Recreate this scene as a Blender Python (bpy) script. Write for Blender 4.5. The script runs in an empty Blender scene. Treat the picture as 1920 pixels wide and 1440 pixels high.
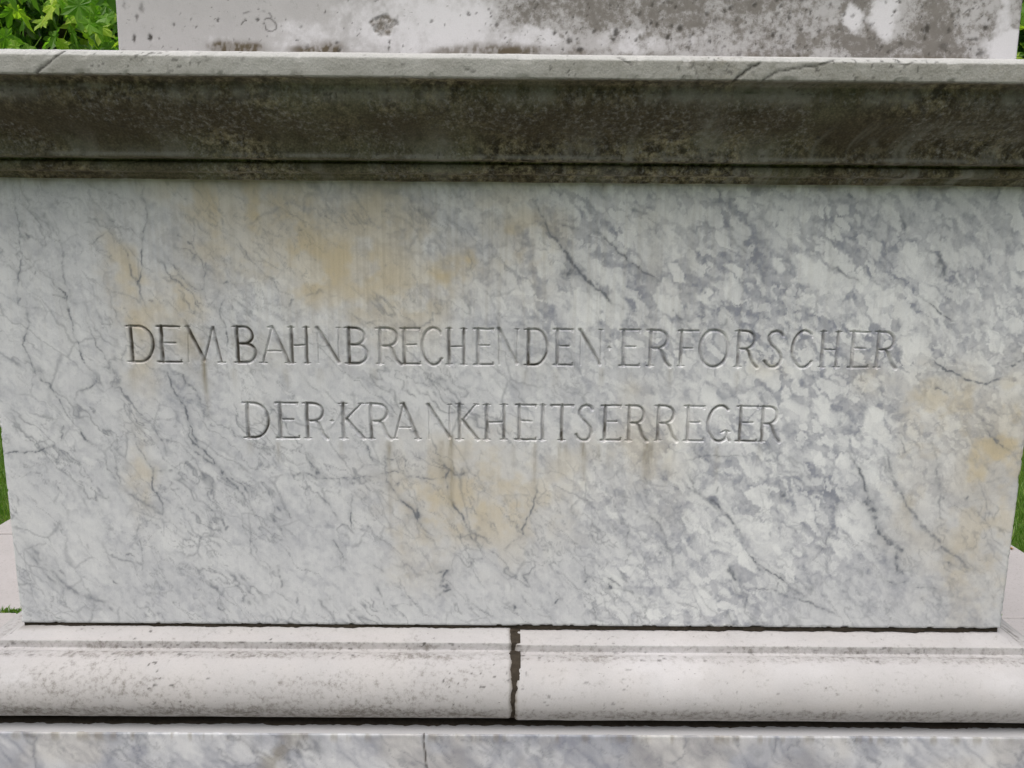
import bpy, math, random
import numpy as np
from mathutils import Vector, Matrix

# ------------------------------------------------------------------ camera, world, sun, exposure
SC = bpy.context.scene
COL = SC.collection
CAM_POS = np.array([-0.01364, -1.48843, 0.76291])
YAW, PITCH, ROLL, FPX = 0.0055, 0.18893, -0.00883, 1553.0      # FPX: focal length for a 1920 px wide frame


def cam_axes():
    cy, sy, cp, sp, cr, sr = (math.cos(YAW), math.sin(YAW), math.cos(PITCH), math.sin(PITCH), math.cos(ROLL), math.sin(ROLL))
    fw = np.array([sy * cp, cy * cp, -sp]); rt = np.array([cy, -sy, 0.0]); dn = np.cross(fw, rt)
    return cr * rt + sr * dn, -sr * rt + cr * dn, fw


RT, DN, FW = cam_axes()
cam_data = bpy.data.cameras.new('camera')
cam_data.sensor_fit = 'HORIZONTAL'; cam_data.sensor_width = 36.0
cam_data.lens = FPX / 1920.0 * 36.0
cam_data.clip_start = 0.02; cam_data.clip_end = 3000.0
cam = bpy.data.objects.new('camera', cam_data); COL.objects.link(cam)
m = Matrix.Identity(4)
for i in range(3):
    m[i][0] = RT[i]; m[i][1] = -DN[i]; m[i][2] = -FW[i]; m[i][3] = CAM_POS[i]
cam.matrix_world = m
SC.camera = cam

SUN_ELEV, SUN_AZ = math.radians(62), math.radians(206)         # azimuth clockwise from +Y (the view direction)
world = bpy.data.worlds.new('World'); SC.world = world; world.use_nodes = True
wn = world.node_tree.nodes; wl = world.node_tree.links
sky = wn.new('ShaderNodeTexSky'); sky.sky_type = 'NISHITA'; sky.sun_disc = False
sky.sun_elevation = SUN_ELEV; sky.sun_rotation = SUN_AZ
sky.air_density = 1.0; sky.dust_density = 5.0; sky.ozone_density = 0.6
hs = wn.new('ShaderNodeHueSaturation'); hs.inputs['Saturation'].default_value = 0.5      # a thin veil of cloud
wl.new(sky.outputs['Color'], hs.inputs['Color']); wl.new(hs.outputs['Color'], wn['Background'].inputs['Color'])
wn['Background'].inputs['Strength'].default_value = 0.13

sun_data = bpy.data.lights.new('sun', 'SUN'); sun_data.energy = 1.5; sun_data.angle = math.radians(30)
sun_data.color = (1.0, 0.97, 0.93)
sun = bpy.data.objects.new('sun', sun_data); COL.objects.link(sun)
sd = Vector((math.sin(SUN_AZ) * math.cos(SUN_ELEV), math.cos(SUN_AZ) * math.cos(SUN_ELEV), math.sin(SUN_ELEV)))
sun.rotation_euler = sd.to_track_quat('Z', 'Y').to_euler()
sun.location = (0, -3, 6)

SC.view_settings.view_transform = 'Standard'; SC.view_settings.look = 'None'
SC.view_settings.gamma = 1.0; SC.view_settings.use_curve_mapping = False
SC.view_settings.exposure = 0.17
SC.render.engine = 'CYCLES'
SC.cycles.max_bounces = 6; SC.cycles.diffuse_bounces = 3; SC.cycles.glossy_bounces = 2; SC.cycles.transmission_bounces = 3

# ------------------------------------------------------------------ measuring: a place seen in the photograph -> metres on a plane
GROUND = -0.837


def on(px, py, Y=0.0, Z=None):
    d = RT * ((px - 960) / FPX) + DN * ((py - 720) / FPX) + FW
    t = (Y - CAM_POS[1]) / d[1] if Z is None else (Z - CAM_POS[2]) / d[2]
    return CAM_POS + t * d


def onf(pts, Y=0.0):
    return [tuple(on(x, y, Y)[[0, 2]]) for x, y in pts]


# ------------------------------------------------------------------ numpy noise
_tabs = {}


def vnoise(x, y, seed=0):
    if seed not in _tabs:
        _tabs[seed] = np.random.default_rng(seed + 17).random((256, 256))
    T = _tabs[seed]
    ix = np.floor(x).astype(np.int64); iy = np.floor(y).astype(np.int64)
    fx = x - ix; fy = y - iy
    fx = fx * fx * fx * (fx * (fx * 6 - 15) + 10); fy = fy * fy * fy * (fy * (fy * 6 - 15) + 10)
    a = T[ix & 255, iy & 255]; b = T[(ix + 1) & 255, iy & 255]
    c = T[ix & 255, (iy + 1) & 255]; d = T[(ix + 1) & 255, (iy + 1) & 255]
    return (a * (1 - fx) + b * fx) * (1 - fy) + (c * (1 - fx) + d * fx) * fy


def fbm(x, y, freq, octv=4, seed=0, gain=0.55):
    s = 0.0; a = 1.0; t = 0.0
    for o in range(octv):
        s = s + a * vnoise(x * freq + 13.7 * o, y * freq + 7.3 * o, seed + o)
        t += a; a *= gain; freq *= 2.03
    return s / t


def sstep(a, b, x):
    t = np.clip((x - a) / (b - a), 0, 1)
    return t * t * (3 - 2 * t)


def voronoi(x, y, seed=0):
    rng = np.random.default_rng(seed + 91)
    J = rng.random((128, 128, 2)); R = rng.random((128, 128))
    ix = np.floor(x).astype(np.int64); iy = np.floor(y).astype(np.int64)
    f1 = np.full(x.shape, 9.0); f2 = np.full(x.shape, 9.0); r = np.zeros(x.shape)
    for dx in (-1, 0, 1):
        for dy in (-1, 0, 1):
            cx = ix + dx; cy = iy + dy
            j = J[cx & 127, cy & 127]
            d = np.hypot(cx + j[..., 0] - x, cy + j[..., 1] - y)
            new = d < f1
            f2 = np.where(new, f1, np.minimum(f2, d))
            r = np.where(new, R[cx & 127, cy & 127], r)
            f1 = np.where(new, d, f1)
    return f1, f2, r


def seg_dist(px, pz, a, b):
    ax, az = a; bx, bz = b
    vx, vz = bx - ax, bz - az
    L = vx * vx + vz * vz + 1e-12
    t = np.clip(((px - ax) * vx + (pz - az) * vz) / L, 0, 1)
    return np.hypot(px - ax - t * vx, pz - az - t * vz), t


# ------------------------------------------------------------------ mesh helpers
def mesh_from(name, V, F, attrs=None, smooth=True):
    """V (n,3) floats, F (k,4) or (k,3) ints or list of polygons; attrs {name:(n,3)}"""
    me = bpy.data.meshes.new(name)
    V = np.asarray(V, dtype=np.float32)
    if isinstance(F, np.ndarray):
        F = [F]
    tot = sum(f.shape[0] for f in F); loops = sum(f.size for f in F)
    me.vertices.add(len(V)); me.vertices.foreach_set('co', V.ravel())
    me.loops.add(loops); me.polygons.add(tot)
    me.loops.foreach_set('vertex_index', np.concatenate([f.ravel() for f in F]).astype(np.int32))
    starts = []; s = 0
    for f in F:
        starts.append(s + np.arange(f.shape[0]) * f.shape[1]); s += f.size
    me.polygons.foreach_set('loop_start', np.concatenate(starts).astype(np.int32))
    me.update(calc_edges=True)
    me.polygons.foreach_set('use_smooth', np.full(tot, bool(smooth)))
    for k, a in (attrs or {}).items():
        at = me.attributes.new(k, 'FLOAT_COLOR', 'POINT')
        c = np.ones((len(V), 4), dtype=np.float32); c[:, :3] = a
        at.data.foreach_set('color', c.ravel())
    return me


def add_obj(name, me, mat=None, parent=None):
    o = bpy.data.objects.new(name, me); COL.objects.link(o)
    if mat is not None and me is not None and len(me.materials) == 0:
        me.materials.append(mat)
    if parent is not None:
        o.parent = parent
    return o


def empty(name, loc=(0, 0, 0)):
    o = bpy.data.objects.new(name, None); COL.objects.link(o)
    o.location = loc; o.empty_display_size = 0.2
    return o


def tag(o, label=None, cat=None, group=None, kind=None):
    if label: o['label'] = label
    if cat: o['category'] = cat
    if group: o['group'] = group
    if kind: o['kind'] = kind
    return o


def grid_faces(nr, nc, flip=False):
    idx = np.arange(nr * nc).reshape(nr, nc)
    q = np.stack([idx[:-1, :-1], idx[:-1, 1:], idx[1:, 1:], idx[1:, :-1]], -1).reshape(-1, 4)
    return q[:, ::-1].copy() if flip else q


# ------------------------------------------------------------------ material helpers
class Mat:
    def __init__(self, name):
        self.m = bpy.data.materials.new(name); self.m.use_nodes = True
        self.t = self.m.node_tree; self.b = self.t.nodes['Principled BSDF']
        self._tc = None

    def new(self, typ, **props):
        n = self.t.nodes.new(typ)
        for k, v in props.items(): setattr(n, k, v)
        return n

    def put(self, sock, v):
        if isinstance(v, bpy.types.NodeSocket): self.t.links.new(v, sock)
        elif isinstance(v, (tuple, list)): sock.default_value = tuple(v) + ((1.0,) if len(v) == 3 and len(sock.default_value) == 4 else ())
        else: sock.default_value = v

    def obj(self, scale=(1, 1, 1), rot=(0, 0, 0)):
        if self._tc is None: self._tc = self.new('ShaderNodeTexCoord')
        mp = self.new('ShaderNodeMapping'); self.t.links.new(self._tc.outputs['Object'], mp.inputs['Vector'])
        mp.inputs['Scale'].default_value = scale; mp.inputs['Rotation'].default_value = rot
        return mp.outputs['Vector']

    def noise(self, scale, detail=4, rough=0.55, vec=None, dist=0.0):
        n = self.new('ShaderNodeTexNoise'); self.put(n.inputs['Vector'], vec or self.obj())
        n.inputs['Scale'].default_value = scale; n.inputs['Detail'].default_value = detail
        n.inputs['Roughness'].default_value = rough; n.inputs['Distortion'].default_value = dist
        return n.outputs['Fac']

    def voro(self, scale, vec=None, feature='F1', out='Distance'):
        n = self.new('ShaderNodeTexVoronoi', feature=feature); self.put(n.inputs['Vector'], vec or self.obj())
        n.inputs['Scale'].default_value = scale
        return n.outputs[out]

    def math(self, op, a, b=0.0, clamp=False):
        n = self.new('ShaderNodeMath', operation=op); n.use_clamp = clamp
        self.put(n.inputs[0], a); self.put(n.inputs[1], b)
        return n.outputs[0]

    def rng(self, v, a, b, c=0.0, d=1.0):
        n = self.new('ShaderNodeMapRange'); n.interpolation_type = 'SMOOTHSTEP'
        self.put(n.inputs[0], v)
        for i, k in enumerate((a, b, c, d)): n.inputs[i + 1].default_value = k
        return n.outputs[0]

    def mix(self, fac, a, b, blend='MIX'):
        n = self.new('ShaderNodeMix', data_type='RGBA', blend_type=blend)
        self.put(n.inputs[0], fac); self.put(n.inputs[6], a); self.put(n.inputs[7], b)
        return n.outputs[2]

    def attr(self, name):
        n = self.new('ShaderNodeAttribute', attribute_name=name)
        s = self.new('ShaderNodeSeparateColor'); self.t.links.new(n.outputs['Color'], s.inputs[0])
        return s.outputs[0], s.outputs[1], s.outputs[2]

    def bump(self, h, strength=0.3, dist=0.002):
        n = self.new('ShaderNodeBump'); self.put(n.inputs['Height'], h)
        n.inputs['Strength'].default_value = strength; n.inputs['Distance'].default_value = dist
        self.t.links.new(n.outputs[0], self.b.inputs['Normal'])

    def done(self, color, rough=0.6, spec=0.4):
        self.put(self.b.inputs['Base Color'], color); self.put(self.b.inputs['Roughness'], rough)
        self.b.inputs['Specular IOR Level'].default_value = spec
        return self.m


def gain(M, v, lo, hi):                                           # grey multiplier colour from a 0..1 value
    n = M.new('ShaderNodeMapRange'); M.put(n.inputs[0], v)
    n.inputs[1].default_value = 0.25; n.inputs[2].default_value = 0.75
    n.inputs[3].default_value = lo; n.inputs[4].default_value = hi
    c = M.new('ShaderNodeCombineColor')
    for i in range(3): M.t.links.new(n.outputs[0], c.inputs[i])
    return c.outputs[0]


def marble_material(name):
    M = Mat(name)
    vein, stain, grey = M.attr('pattern')
    white, drip, grime = M.attr('wear')
    col = M.mix(M.noise(9, 3), (0.58, 0.588, 0.618), (0.695, 0.70, 0.715))
    col = M.mix(grey, col, (0.215, 0.23, 0.29))
    col = M.mix(white, col, (0.83, 0.84, 0.845))
    col = M.mix(stain, col, (0.585, 0.495, 0.335))
    col = M.mix(vein, col, (0.15, 0.162, 0.19))
    col = M.mix(drip, col, (0.20, 0.165, 0.095))
    col = M.mix(grime, col, (0.040, 0.030, 0.016))
    fine = M.noise(420, 3, 0.7)
    col = M.mix(1.0, col, gain(M, fine, 0.93, 1.06), 'MULTIPLY')
    streak = M.noise(1.0, 3, 0.6, M.obj((260, 260, 9)))
    col = M.mix(1.0, col, gain(M, streak, 0.972, 1.025), 'MULTIPLY')
    M.bump(M.noise(300, 4, 0.65), 0.12, 0.001)
    return M.done(col, M.rng(M.noise(30, 4), 0.3, 0.7, 0.34, 0.52), 0.35)


def soiled_material(name):
    """stone with a crust: pattern = (soil_shade, green, pale), wear = (crack, speck, brown)"""
    M = Mat(name)
    soil_shade, green, pale = M.attr('pattern')
    crack, speck, brown = M.attr('wear')
    col = M.mix(M.noise(14, 6, 0.6), (0.44, 0.44, 0.425), (0.56, 0.555, 0.545))
    crust_n = M.noise(70, 5, 0.7)
    crust = M.mix(M.rng(crust_n, 0.38, 0.68), (0.030, 0.024, 0.013), (0.28, 0.245, 0.155))
    crust = M.mix(green, crust, (0.125, 0.125, 0.078))
    crust = M.mix(brown, crust, (0.062, 0.05, 0.031))
    cells = M.voro(260, None, 'F1')
    crust = M.mix(1.0, crust, gain(M, cells, 1.2, 0.78), 'MULTIPLY')
    edge = M.math('ADD', soil_shade, M.math('MULTIPLY', M.math('SUBTRACT', M.noise(130, 4, 0.7), 0.5), 1.2), True)
    col = M.mix(M.rng(edge, 0.12, 0.92), col, crust)
    col = M.mix(pale, col, (0.235, 0.23, 0.203))
    col = M.mix(speck, col, (0.035, 0.033, 0.028))
    col = M.mix(crack, col, (0.02, 0.018, 0.013))
    col = M.mix(1.0, col, gain(M, M.noise(500, 3, 0.7), 0.88, 1.12), 'MULTIPLY')
    h = M.math('ADD', M.noise(240, 4, 0.7), M.math('MULTIPLY', cells, 0.6))
    M.bump(h, 0.35, 0.002)
    return M.done(col, 0.82, 0.25)


def white_stone_material(name):
    """pale weathered stone: pattern = (soot_shade, light, pink), wear = (crack, speck, brown)"""
    M = Mat(name)
    soot_shade, light, pink = M.attr('pattern')
    crack, speck, brown = M.attr('wear')
    col = M.mix(M.noise(11, 6, 0.62), (0.395, 0.385, 0.388), (0.535, 0.522, 0.525))
    col = M.mix(pink, col, (0.50, 0.478, 0.468))
    n1 = M.noise(95, 5, 0.75)
    e = M.math('ADD', soot_shade, M.math('MULTIPLY', M.math('SUBTRACT', n1, 0.5), 2.3), True)
    col = M.mix(M.rng(e, 0.15, 0.95), col, M.mix(M.noise(40, 5), (0.15, 0.138, 0.125), (0.26, 0.243, 0.225)))
    col = M.mix(light, col, (0.70, 0.69, 0.715))
    col = M.mix(brown, col, (0.105, 0.082, 0.05))
    pit = M.math('MULTIPLY', M.rng(M.noise(1.0, 2, 0.5, M.obj((150, 230, 260))), 0.69, 0.75), M.rng(M.noise(14, 3), 0.5, 0.62))
    col = M.mix(M.math('MULTIPLY', pit, 0.7), col, (0.12, 0.11, 0.10))
    col = M.mix(speck, col, (0.05, 0.046, 0.04))
    col = M.mix(crack, col, (0.025, 0.02, 0.014))
    col = M.mix(1.0, col, gain(M, M.noise(420, 3, 0.7), 0.94, 1.05), 'MULTIPLY')
    M.bump(M.math('SUBTRACT', M.noise(280, 4, 0.7), M.math('MULTIPLY', pit, 0.8)), 0.22, 0.0015)
    return M.done(col, 0.82, 0.15)


MARBLE = marble_material('veined_marble')
SOILED = soiled_material('soiled_cornice_stone')
PALE = white_stone_material('pale_weathered_stone')


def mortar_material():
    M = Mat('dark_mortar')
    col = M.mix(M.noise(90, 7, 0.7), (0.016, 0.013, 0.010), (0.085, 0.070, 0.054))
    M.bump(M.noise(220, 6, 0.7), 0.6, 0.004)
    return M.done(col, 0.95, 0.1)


MORTAR = mortar_material()


# ------------------------------------------------------------------ stone builders
def spaced(a, b, step):
    n = max(2, int(round((b - a) / step)) + 1)
    return np.linspace(a, b, n)


def block_faces(xs, zs, Yg, y_back):
    """box whose front is a height-field grid Yg(nz,nx); returns V, list of face arrays, number of grid verts"""
    nz, nx = Yg.shape
    X, Z = np.meshgrid(xs, zs)
    V = np.stack([X, Yg, Z], -1).reshape(-1, 3)
    q = grid_faces(nz, nx)
    idx = np.arange(nz * nx).reshape(nz, nx)
    loop = np.concatenate([idx[0, :], idx[1:, -1], idx[-1, -2::-1], idx[-2:0:-1, 0]])
    rim = V[loop].copy(); back = rim.copy(); back[:, 1] = y_back
    n0 = len(V); k = len(loop)
    V2 = np.concatenate([V, rim, back])
    a = n0 + np.arange(k); b = n0 + (np.arange(k) + 1) % k
    side = np.stack([b, a, a + k, b + k], -1)
    cor = np.array([0, nx - 1, nx - 1 + nz - 1, 2 * (nx - 1) + nz - 1]) + n0 + k
    cap = np.array([[cor[3], cor[2], cor[1], cor[0]]])
    return V2, q, side, cap, X, Z


def round_edges(X, Z, x0, x1, z0, z1, r, Y0):
    d = np.minimum(np.minimum(X - x0, x1 - X), np.minimum(Z - z0, z1 - Z))
    t = np.clip((r - d) / r, 0, 1)
    return Y0 + r * (1 - np.sqrt(np.clip(1 - t * t, 0, 1)))


def edge_samples(a, b, step, r):
    e = np.array([0, .06, .16, .3, .5, .75, 1.0]) * r
    return np.unique(np.concatenate([a + e, spaced(a + r, b - r, step), b - e]).round(6))


def fillet_profile(pts, r=0.002, step=0.005):
    """(offset, z) polyline -> corners rounded (radius r), long runs subdivided; also a per-point cornerness"""
    out = []; cor = []
    n = len(pts)
    for i, p in enumerate(pts):
        p = np.array(p[:2], float)
        rr = pts[i][2] if len(pts[i]) > 2 else r
        if i in (0, n - 1) or rr == 0:
            out.append(p); cor.append(0); continue
        a = np.array(pts[i - 1][:2], float) - p; b = np.array(pts[i + 1][:2], float) - p
        la, lb = np.linalg.norm(a), np.linalg.norm(b)
        k = min(rr, la * .45, lb * .45)
        A = p + a / la * k; B = p + b / lb * k
        for t in (0, .25, .5, .75, 1):
            out.append((1 - t) ** 2 * A + 2 * t * (1 - t) * p + t * t * B); cor.append(1)
    P = [out[0]]; C = [cor[0]]
    for i in range(1, len(out)):
        L = np.linalg.norm(out[i] - out[i - 1]); k = int(L / step)
        for j in range(1, k + 1):
            t = j / (k + 1); P.append(out[i - 1] * (1 - t) + out[i] * t); C.append(0)
        P.append(out[i]); C.append(cor[i])
    return np.array(P), np.array(C, float)


def moulding(path, P, disp):
    """sweep profile P (offset,z) along path rows of (bx,by,mx,my); disp(X,Y,Z)->offset along outward"""
    path = np.asarray(path, float)
    X = path[None, :, 0] + P[:, 0][:, None] * path[None, :, 2]
    Y = path[None, :, 1] + P[:, 0][:, None] * path[None, :, 3]
    Z = np.repeat(P[:, 1][:, None], len(path), 1)
    return X, Y, Z


def side_path(x0, y0, x1, y1, ox, oy, ts):
    """one side of a rectangle; outward (ox,oy); mitred to both ends"""
    ts = np.asarray(ts)
    bx = x0 + (x1 - x0) * ts; by = y0 + (y1 - y0) * ts
    k = 2 * ts - 1
    ux = np.sign(x1 - x0) if x1 != x0 else 0; uy = np.sign(y1 - y0) if y1 != y0 else 0
    return np.stack([bx, by, ox + k * ux, oy + k * uy], -1)


def rect_path(x0, x1, y0, y1, nf, ns):
    f = side_path(x0, y0, x1, y0, 0, -1, np.linspace(0, 1, nf))
    r = side_path(x1, y0, x1, y1, 1, 0, np.linspace(0, 1, ns))[1:]
    b = side_path(x1, y1, x0, y1, 0, 1, np.linspace(0, 1, ns))[1:]
    l = side_path(x0, y1, x0, y0, -1, 0, np.linspace(0, 1, ns))[1:]
    return np.concatenate([f, r, b, l])


def blob(X, Z, cx, cz, rx, rz, ang=0.0, soft=1.0):
    c, s = math.cos(ang), math.sin(ang)
    u = ((X - cx) * c + (Z - cz) * s) / rx; v = (-(X - cx) * s + (Z - cz) * c) / rz
    return np.exp(-(u * u + v * v) ** soft)


PX = 0.00098            # metres per photograph pixel on the inscribed face, for widths only

# ------------------------------------------------------------------ the monument
pedestal = empty('monument_pedestal', (0, 0, GROUND))
tag(pedestal, 'marble monument pedestal with German inscription, dark stained cornice and pale rounded base moulding', 'monument')
HX = 0.95                       # half width of the inscribed block
DIE_Z0, DIE_Z1 = 0.0, 0.852
BACK = 1.95                     # depth of the pedestal


def child(name, me, mat, label=None, parent=None):
    o = add_obj(name, me, mat)
    o.parent = parent or pedestal
    if (parent or pedestal) is pedestal:
        o.matrix_parent_inverse = Matrix.Translation((0, 0, -GROUND))
    if label: o['label'] = label
    return o


# ---- lettering: strokes in a unit box, (x 0..1 of the glyph width, y 0..1 of cap height)
def arc(cx, cy, rx, ry, a0, a1, n=14):
    return [(cx + rx * math.cos(math.radians(a0 + (a1 - a0) * i / n)), cy + ry * math.sin(math.radians(a0 + (a1 - a0) * i / n))) for i in range(n + 1)]


K, N_ = 1.0, 0.62              # thick and thin strokes


def serif(x, y, d=0.09):
    return ([(x - d, y), (x + d, y)], 0.5)


def bowl(x0, xr, yt, yb, x_in):
    ry = (yt - yb) / 2; cy = (yt + yb) / 2
    return [(x0, yt), (x_in, yt)] + arc(x_in, cy, xr - x_in, ry, 90, -90, 12) + [(x0, yb)]


GL = {
    'D': [([(.16, 1), (.16, 0)], K), ([(.0, 1), (.2, 1)], .6), ([(.0, 0), (.2, 0)], .6), (bowl(.16, .96, 1, 0, .42), .85)],
    'E': [([(.2, 1), (.2, 0)], K), ([(.02, 1), (.98, 1)], .7), ([(.2, .54), (.78, .54)], N_), ([(.02, 0), (1, 0)], .7), ([(.98, 1), (.97, .94)], .5), ([(1, 0), (1, .06)], .5)],
    'F': [([(.18, 1), (.18, 0)], K), ([(.02, 1), (.98, 1)], .7), ([(.18, .5), (.7, .5)], N_), serif(.18, 0, .15)],
    'M': [([(.03, 1), (.46, .06)], K), ([(.46, .06), (.75, .98)], N_), ([(.75, .98), (.93, 0)], K * .8), ([(.06, .96), (.02, 0)], .38), serif(.93, 0, .1), serif(.04, 1, .06)],
    'B': [([(.17, 1), (.17, 0)], K), ([(.0, 1), (.2, 1)], .6), ([(.0, 0), (.2, 0)], .6), (bowl(.17, .88, 1, .53, .45), .85), (bowl(.17, 1, .53, 0, .5), .9)],
    'A': [([(.42, 1), (.1, 0)], N_), ([(.42, 1), (.9, 0)], K), ([(.22, .33), (.72, .33)], .5), serif(.1, 0, .1), serif(.9, 0, .1), ([(.32, 1), (.44, 1)], .6)],
    'H': [([(.15, 1), (.15, 0)], K), ([(.85, 1), (.85, 0)], K * .9), ([(.15, .5), (.85, .5)], N_), serif(.15, 1, .13), serif(.85, 1, .13), serif(.15, 0, .13), serif(.85, 0, .13)],
    'N': [([(.06, 1), (.06, 0)], .38), ([(.03, 1), (.92, .04)], K), ([(.94, 1), (.94, 0)], .5), serif(.94, 1, .07), serif(.05, 1, .05)],
    'R': [([(.16, 1), (.16, 0)], K), ([(.0, 1), (.2, 1)], .6), (bowl(.16, .84, 1, .5, .42), .85), ([(.5, .5), (.62, .42), (.72, .26), (.82, .1), (1, -.02)], K), serif(.16, 0, .14)],
    'C': [(arc(.56, .5, .54, .52, 52, 318, 26), .9), ([(.9, .92), (.93, .84)], .6)],
    'G': [(arc(.54, .5, .52, .52, 52, 300, 24), .9), ([(.62, .24), (.82, .3), (.98, .26)], .6), ([(.86, .27), (.9, .1), (1, .0)], .8), ([(.8, .05), (.88, .2)], .7)],
    'O': [(arc(.5, .5, .49, .52, 0, 360, 36), .92)],
    'S': [([(.92, .88), (.8, .97), (.58, 1.01), (.34, .97), (.2, .86), (.2, .74), (.34, .62), (.6, .5), (.82, .36), (.9, .22), (.82, .08), (.6, -.01), (.34, -.01), (.14, .06), (.04, .16)], .9)],
    'I': [([(.5, 1), (.5, 0)], K), serif(.5, 1, .45), serif(.5, 0, .45)],
    'T': [([(.5, 1), (.5, 0)], K), ([(0, 1), (1, 1)], .7), serif(.5, 0, .14), ([(0, 1), (.03, .95)], .5), ([(1, 1), (.97, .95)], .5)],
    'K': [([(.17, 1), (.17, 0)], K), ([(.85, 1), (.2, .48)], N_), ([(.3, .56), (.92, 0)], K), serif(.17, 1, .15), serif(.86, 1, .1), serif(.17, 0, .15), serif(.92, 0, .1)],
    '.': [([(.3, .5), (.7, .5)], .55), ([(.5, .46), (.5, .54)], .5)],
}
LINE1 = [('D', 238, 289, .8), ('E', 294, 338, 1.0), ('M', 350, 418, .8), ('B', 438, 479, .85), ('A', 486, 546, .55), ('H', 541, 581, .55), ('N', 594, 638, .45),
         ('B', 647, 688, .7), ('R', 705, 752, .6), ('E', 751, 788, .75), ('C', 791, 829, .4), ('H', 836, 876, .6), ('E', 889, 925, .7), ('N', 934, 972, .4),
         ('D', 984, 1028, .85), ('E', 1038, 1074, .6), ('N', 1086, 1129, .5), ('.', 1137, 1147, .3), ('E', 1162, 1200, .45), ('R', 1213, 1258, .55), ('F', 1271, 1309, .4),
         ('O', 1312, 1366, .45), ('R', 1378, 1421, .6), ('S', 1434, 1470, .35), ('C', 1485, 1525, .45), ('H', 1537, 1577, .35), ('E', 1592, 1630, .5), ('R', 1640, 1682, .4)]
LINE2 = [('D', 457, 505, .6), ('E', 517, 560, .6), ('R', 569, 613, .5), ('.', 617, 628, .4), ('K', 635, 685, .55), ('R', 689, 733, .5), ('A', 734, 789, .5), ('N', 802, 846, .5),
         ('K', 854, 899, .55), ('H', 906, 952, .45), ('E', 966, 1005, .55), ('I', 1012, 1023, .3), ('T', 1033, 1074, .7), ('S', 1080, 1113, .45), ('E', 1127, 1164, .6),
         ('R', 1173, 1214, .45), ('R', 1228, 1270, .65), ('E', 1283, 1320, .45), ('G', 1327, 1370, .5), ('E', 1381, 1420, .65), ('R', 1424, 1463, .5)]

# ---- the inscribed block
T1, B1 = 0.5790, 0.5140        # first line: top of capitals and baseline, metres above the foot of the block
T2, B2 = 0.4390, 0.3735
zs = np.unique(np.concatenate([edge_samples(DIE_Z0, DIE_Z1, 0.0021, 0.004),
                               np.arange(B1 - .006, T1 + .006, .0011), np.arange(B2 - .006, T2 + .006, .0011)]).round(5))
zs = zs[np.concatenate([[True], np.diff(zs) > 2.5e-4])]
if zs[-1] < DIE_Z1: zs[-1] = DIE_Z1
xs = edge_samples(-HX, HX, 0.00135, 0.004)
X, Z = np.meshgrid(xs, zs)
nz, nx = X.shape
Yg = round_edges(X, Z, -HX, HX, DIE_Z0, DIE_Z1, 0.0035, 0.0)
Yg += (fbm(X, Z, 3.0, 3, 5) - .5) * 0.0012                     # the face is not quite flat

dE_ = np.minimum(np.minimum(X + HX, HX - X), Z - DIE_Z0)
Yg += .004 * sstep(.007, 0, dE_) * sstep(.55, .8, fbm(X, Z, 70, 3, 7)) + .0015 * sstep(.006, 0, dE_)

depth = np.zeros_like(X); owner = np.full(X.shape, -1, dtype=np.int32)
lgrime = np.zeros_like(X)
wob_x = (fbm(X, Z, 55, 2, 31) - .5) * 0.0016; wob_z = (fbm(X, Z, 55, 2, 41) - .5) * 0.0016
letters = []
HALF = 0.0043                  # half width of a thick stroke
for line, top, base in ((LINE1, T1, B1), (LINE2, T2, B2)):
    for ch, pa, pb, dirty in line:
        ymid = 648 if line is LINE1 else 790
        xa = on(pa, ymid + (pa - 960) * .0085)[0]; xb = on(pb, ymid + (pb - 960) * .0085)[0]
        lid = len(letters); letters.append(ch)
        i0, i1 = np.searchsorted(xs, [xa - .012, xb + .012]); j0, j1 = np.searchsorted(zs, [base - .008, top + .008])
        sx = X[j0:j1, i0:i1] + wob_x[j0:j1, i0:i1]; sz = Z[j0:j1, i0:i1] + wob_z[j0:j1, i0:i1]
        dep = np.zeros_like(sx)
        for pts, wdt in GL[ch]:
            P = [(xa + (xb - xa) * x, base + (top - base) * y) for x, y in pts]
            hw = HALF * wdt
            for a, b in zip(P[:-1], P[1:]):
                d, t = seg_dist(sx, sz, a, b)
                dep = np.maximum(dep, hw - d)
        dep = np.clip(dep, 0, None)
        cur = depth[j0:j1, i0:i1]; upd = dep > cur
        cur[upd] = dep[upd]; owner[j0:j1, i0:i1][upd] = lid
        g = sstep(0.0002, 0.0034, dep) * min(1.0, dirty * 1.1)
        lg = lgrime[j0:j1, i0:i1]; np.maximum(lg, g, out=lg)
Yg += depth * 1.3

# pattern of the marble
WX = X + (fbm(X, Z, 26, 5, 51, .62) - .5) * .022; WZ = Z + (fbm(X, Z, 26, 5, 61, .62) - .5) * .022
vein = np.zeros_like(X)


VN = .5 * fbm(X, Z, 45, 2, 71) + .5 * fbm(X, Z, 150, 2, 75)


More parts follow.
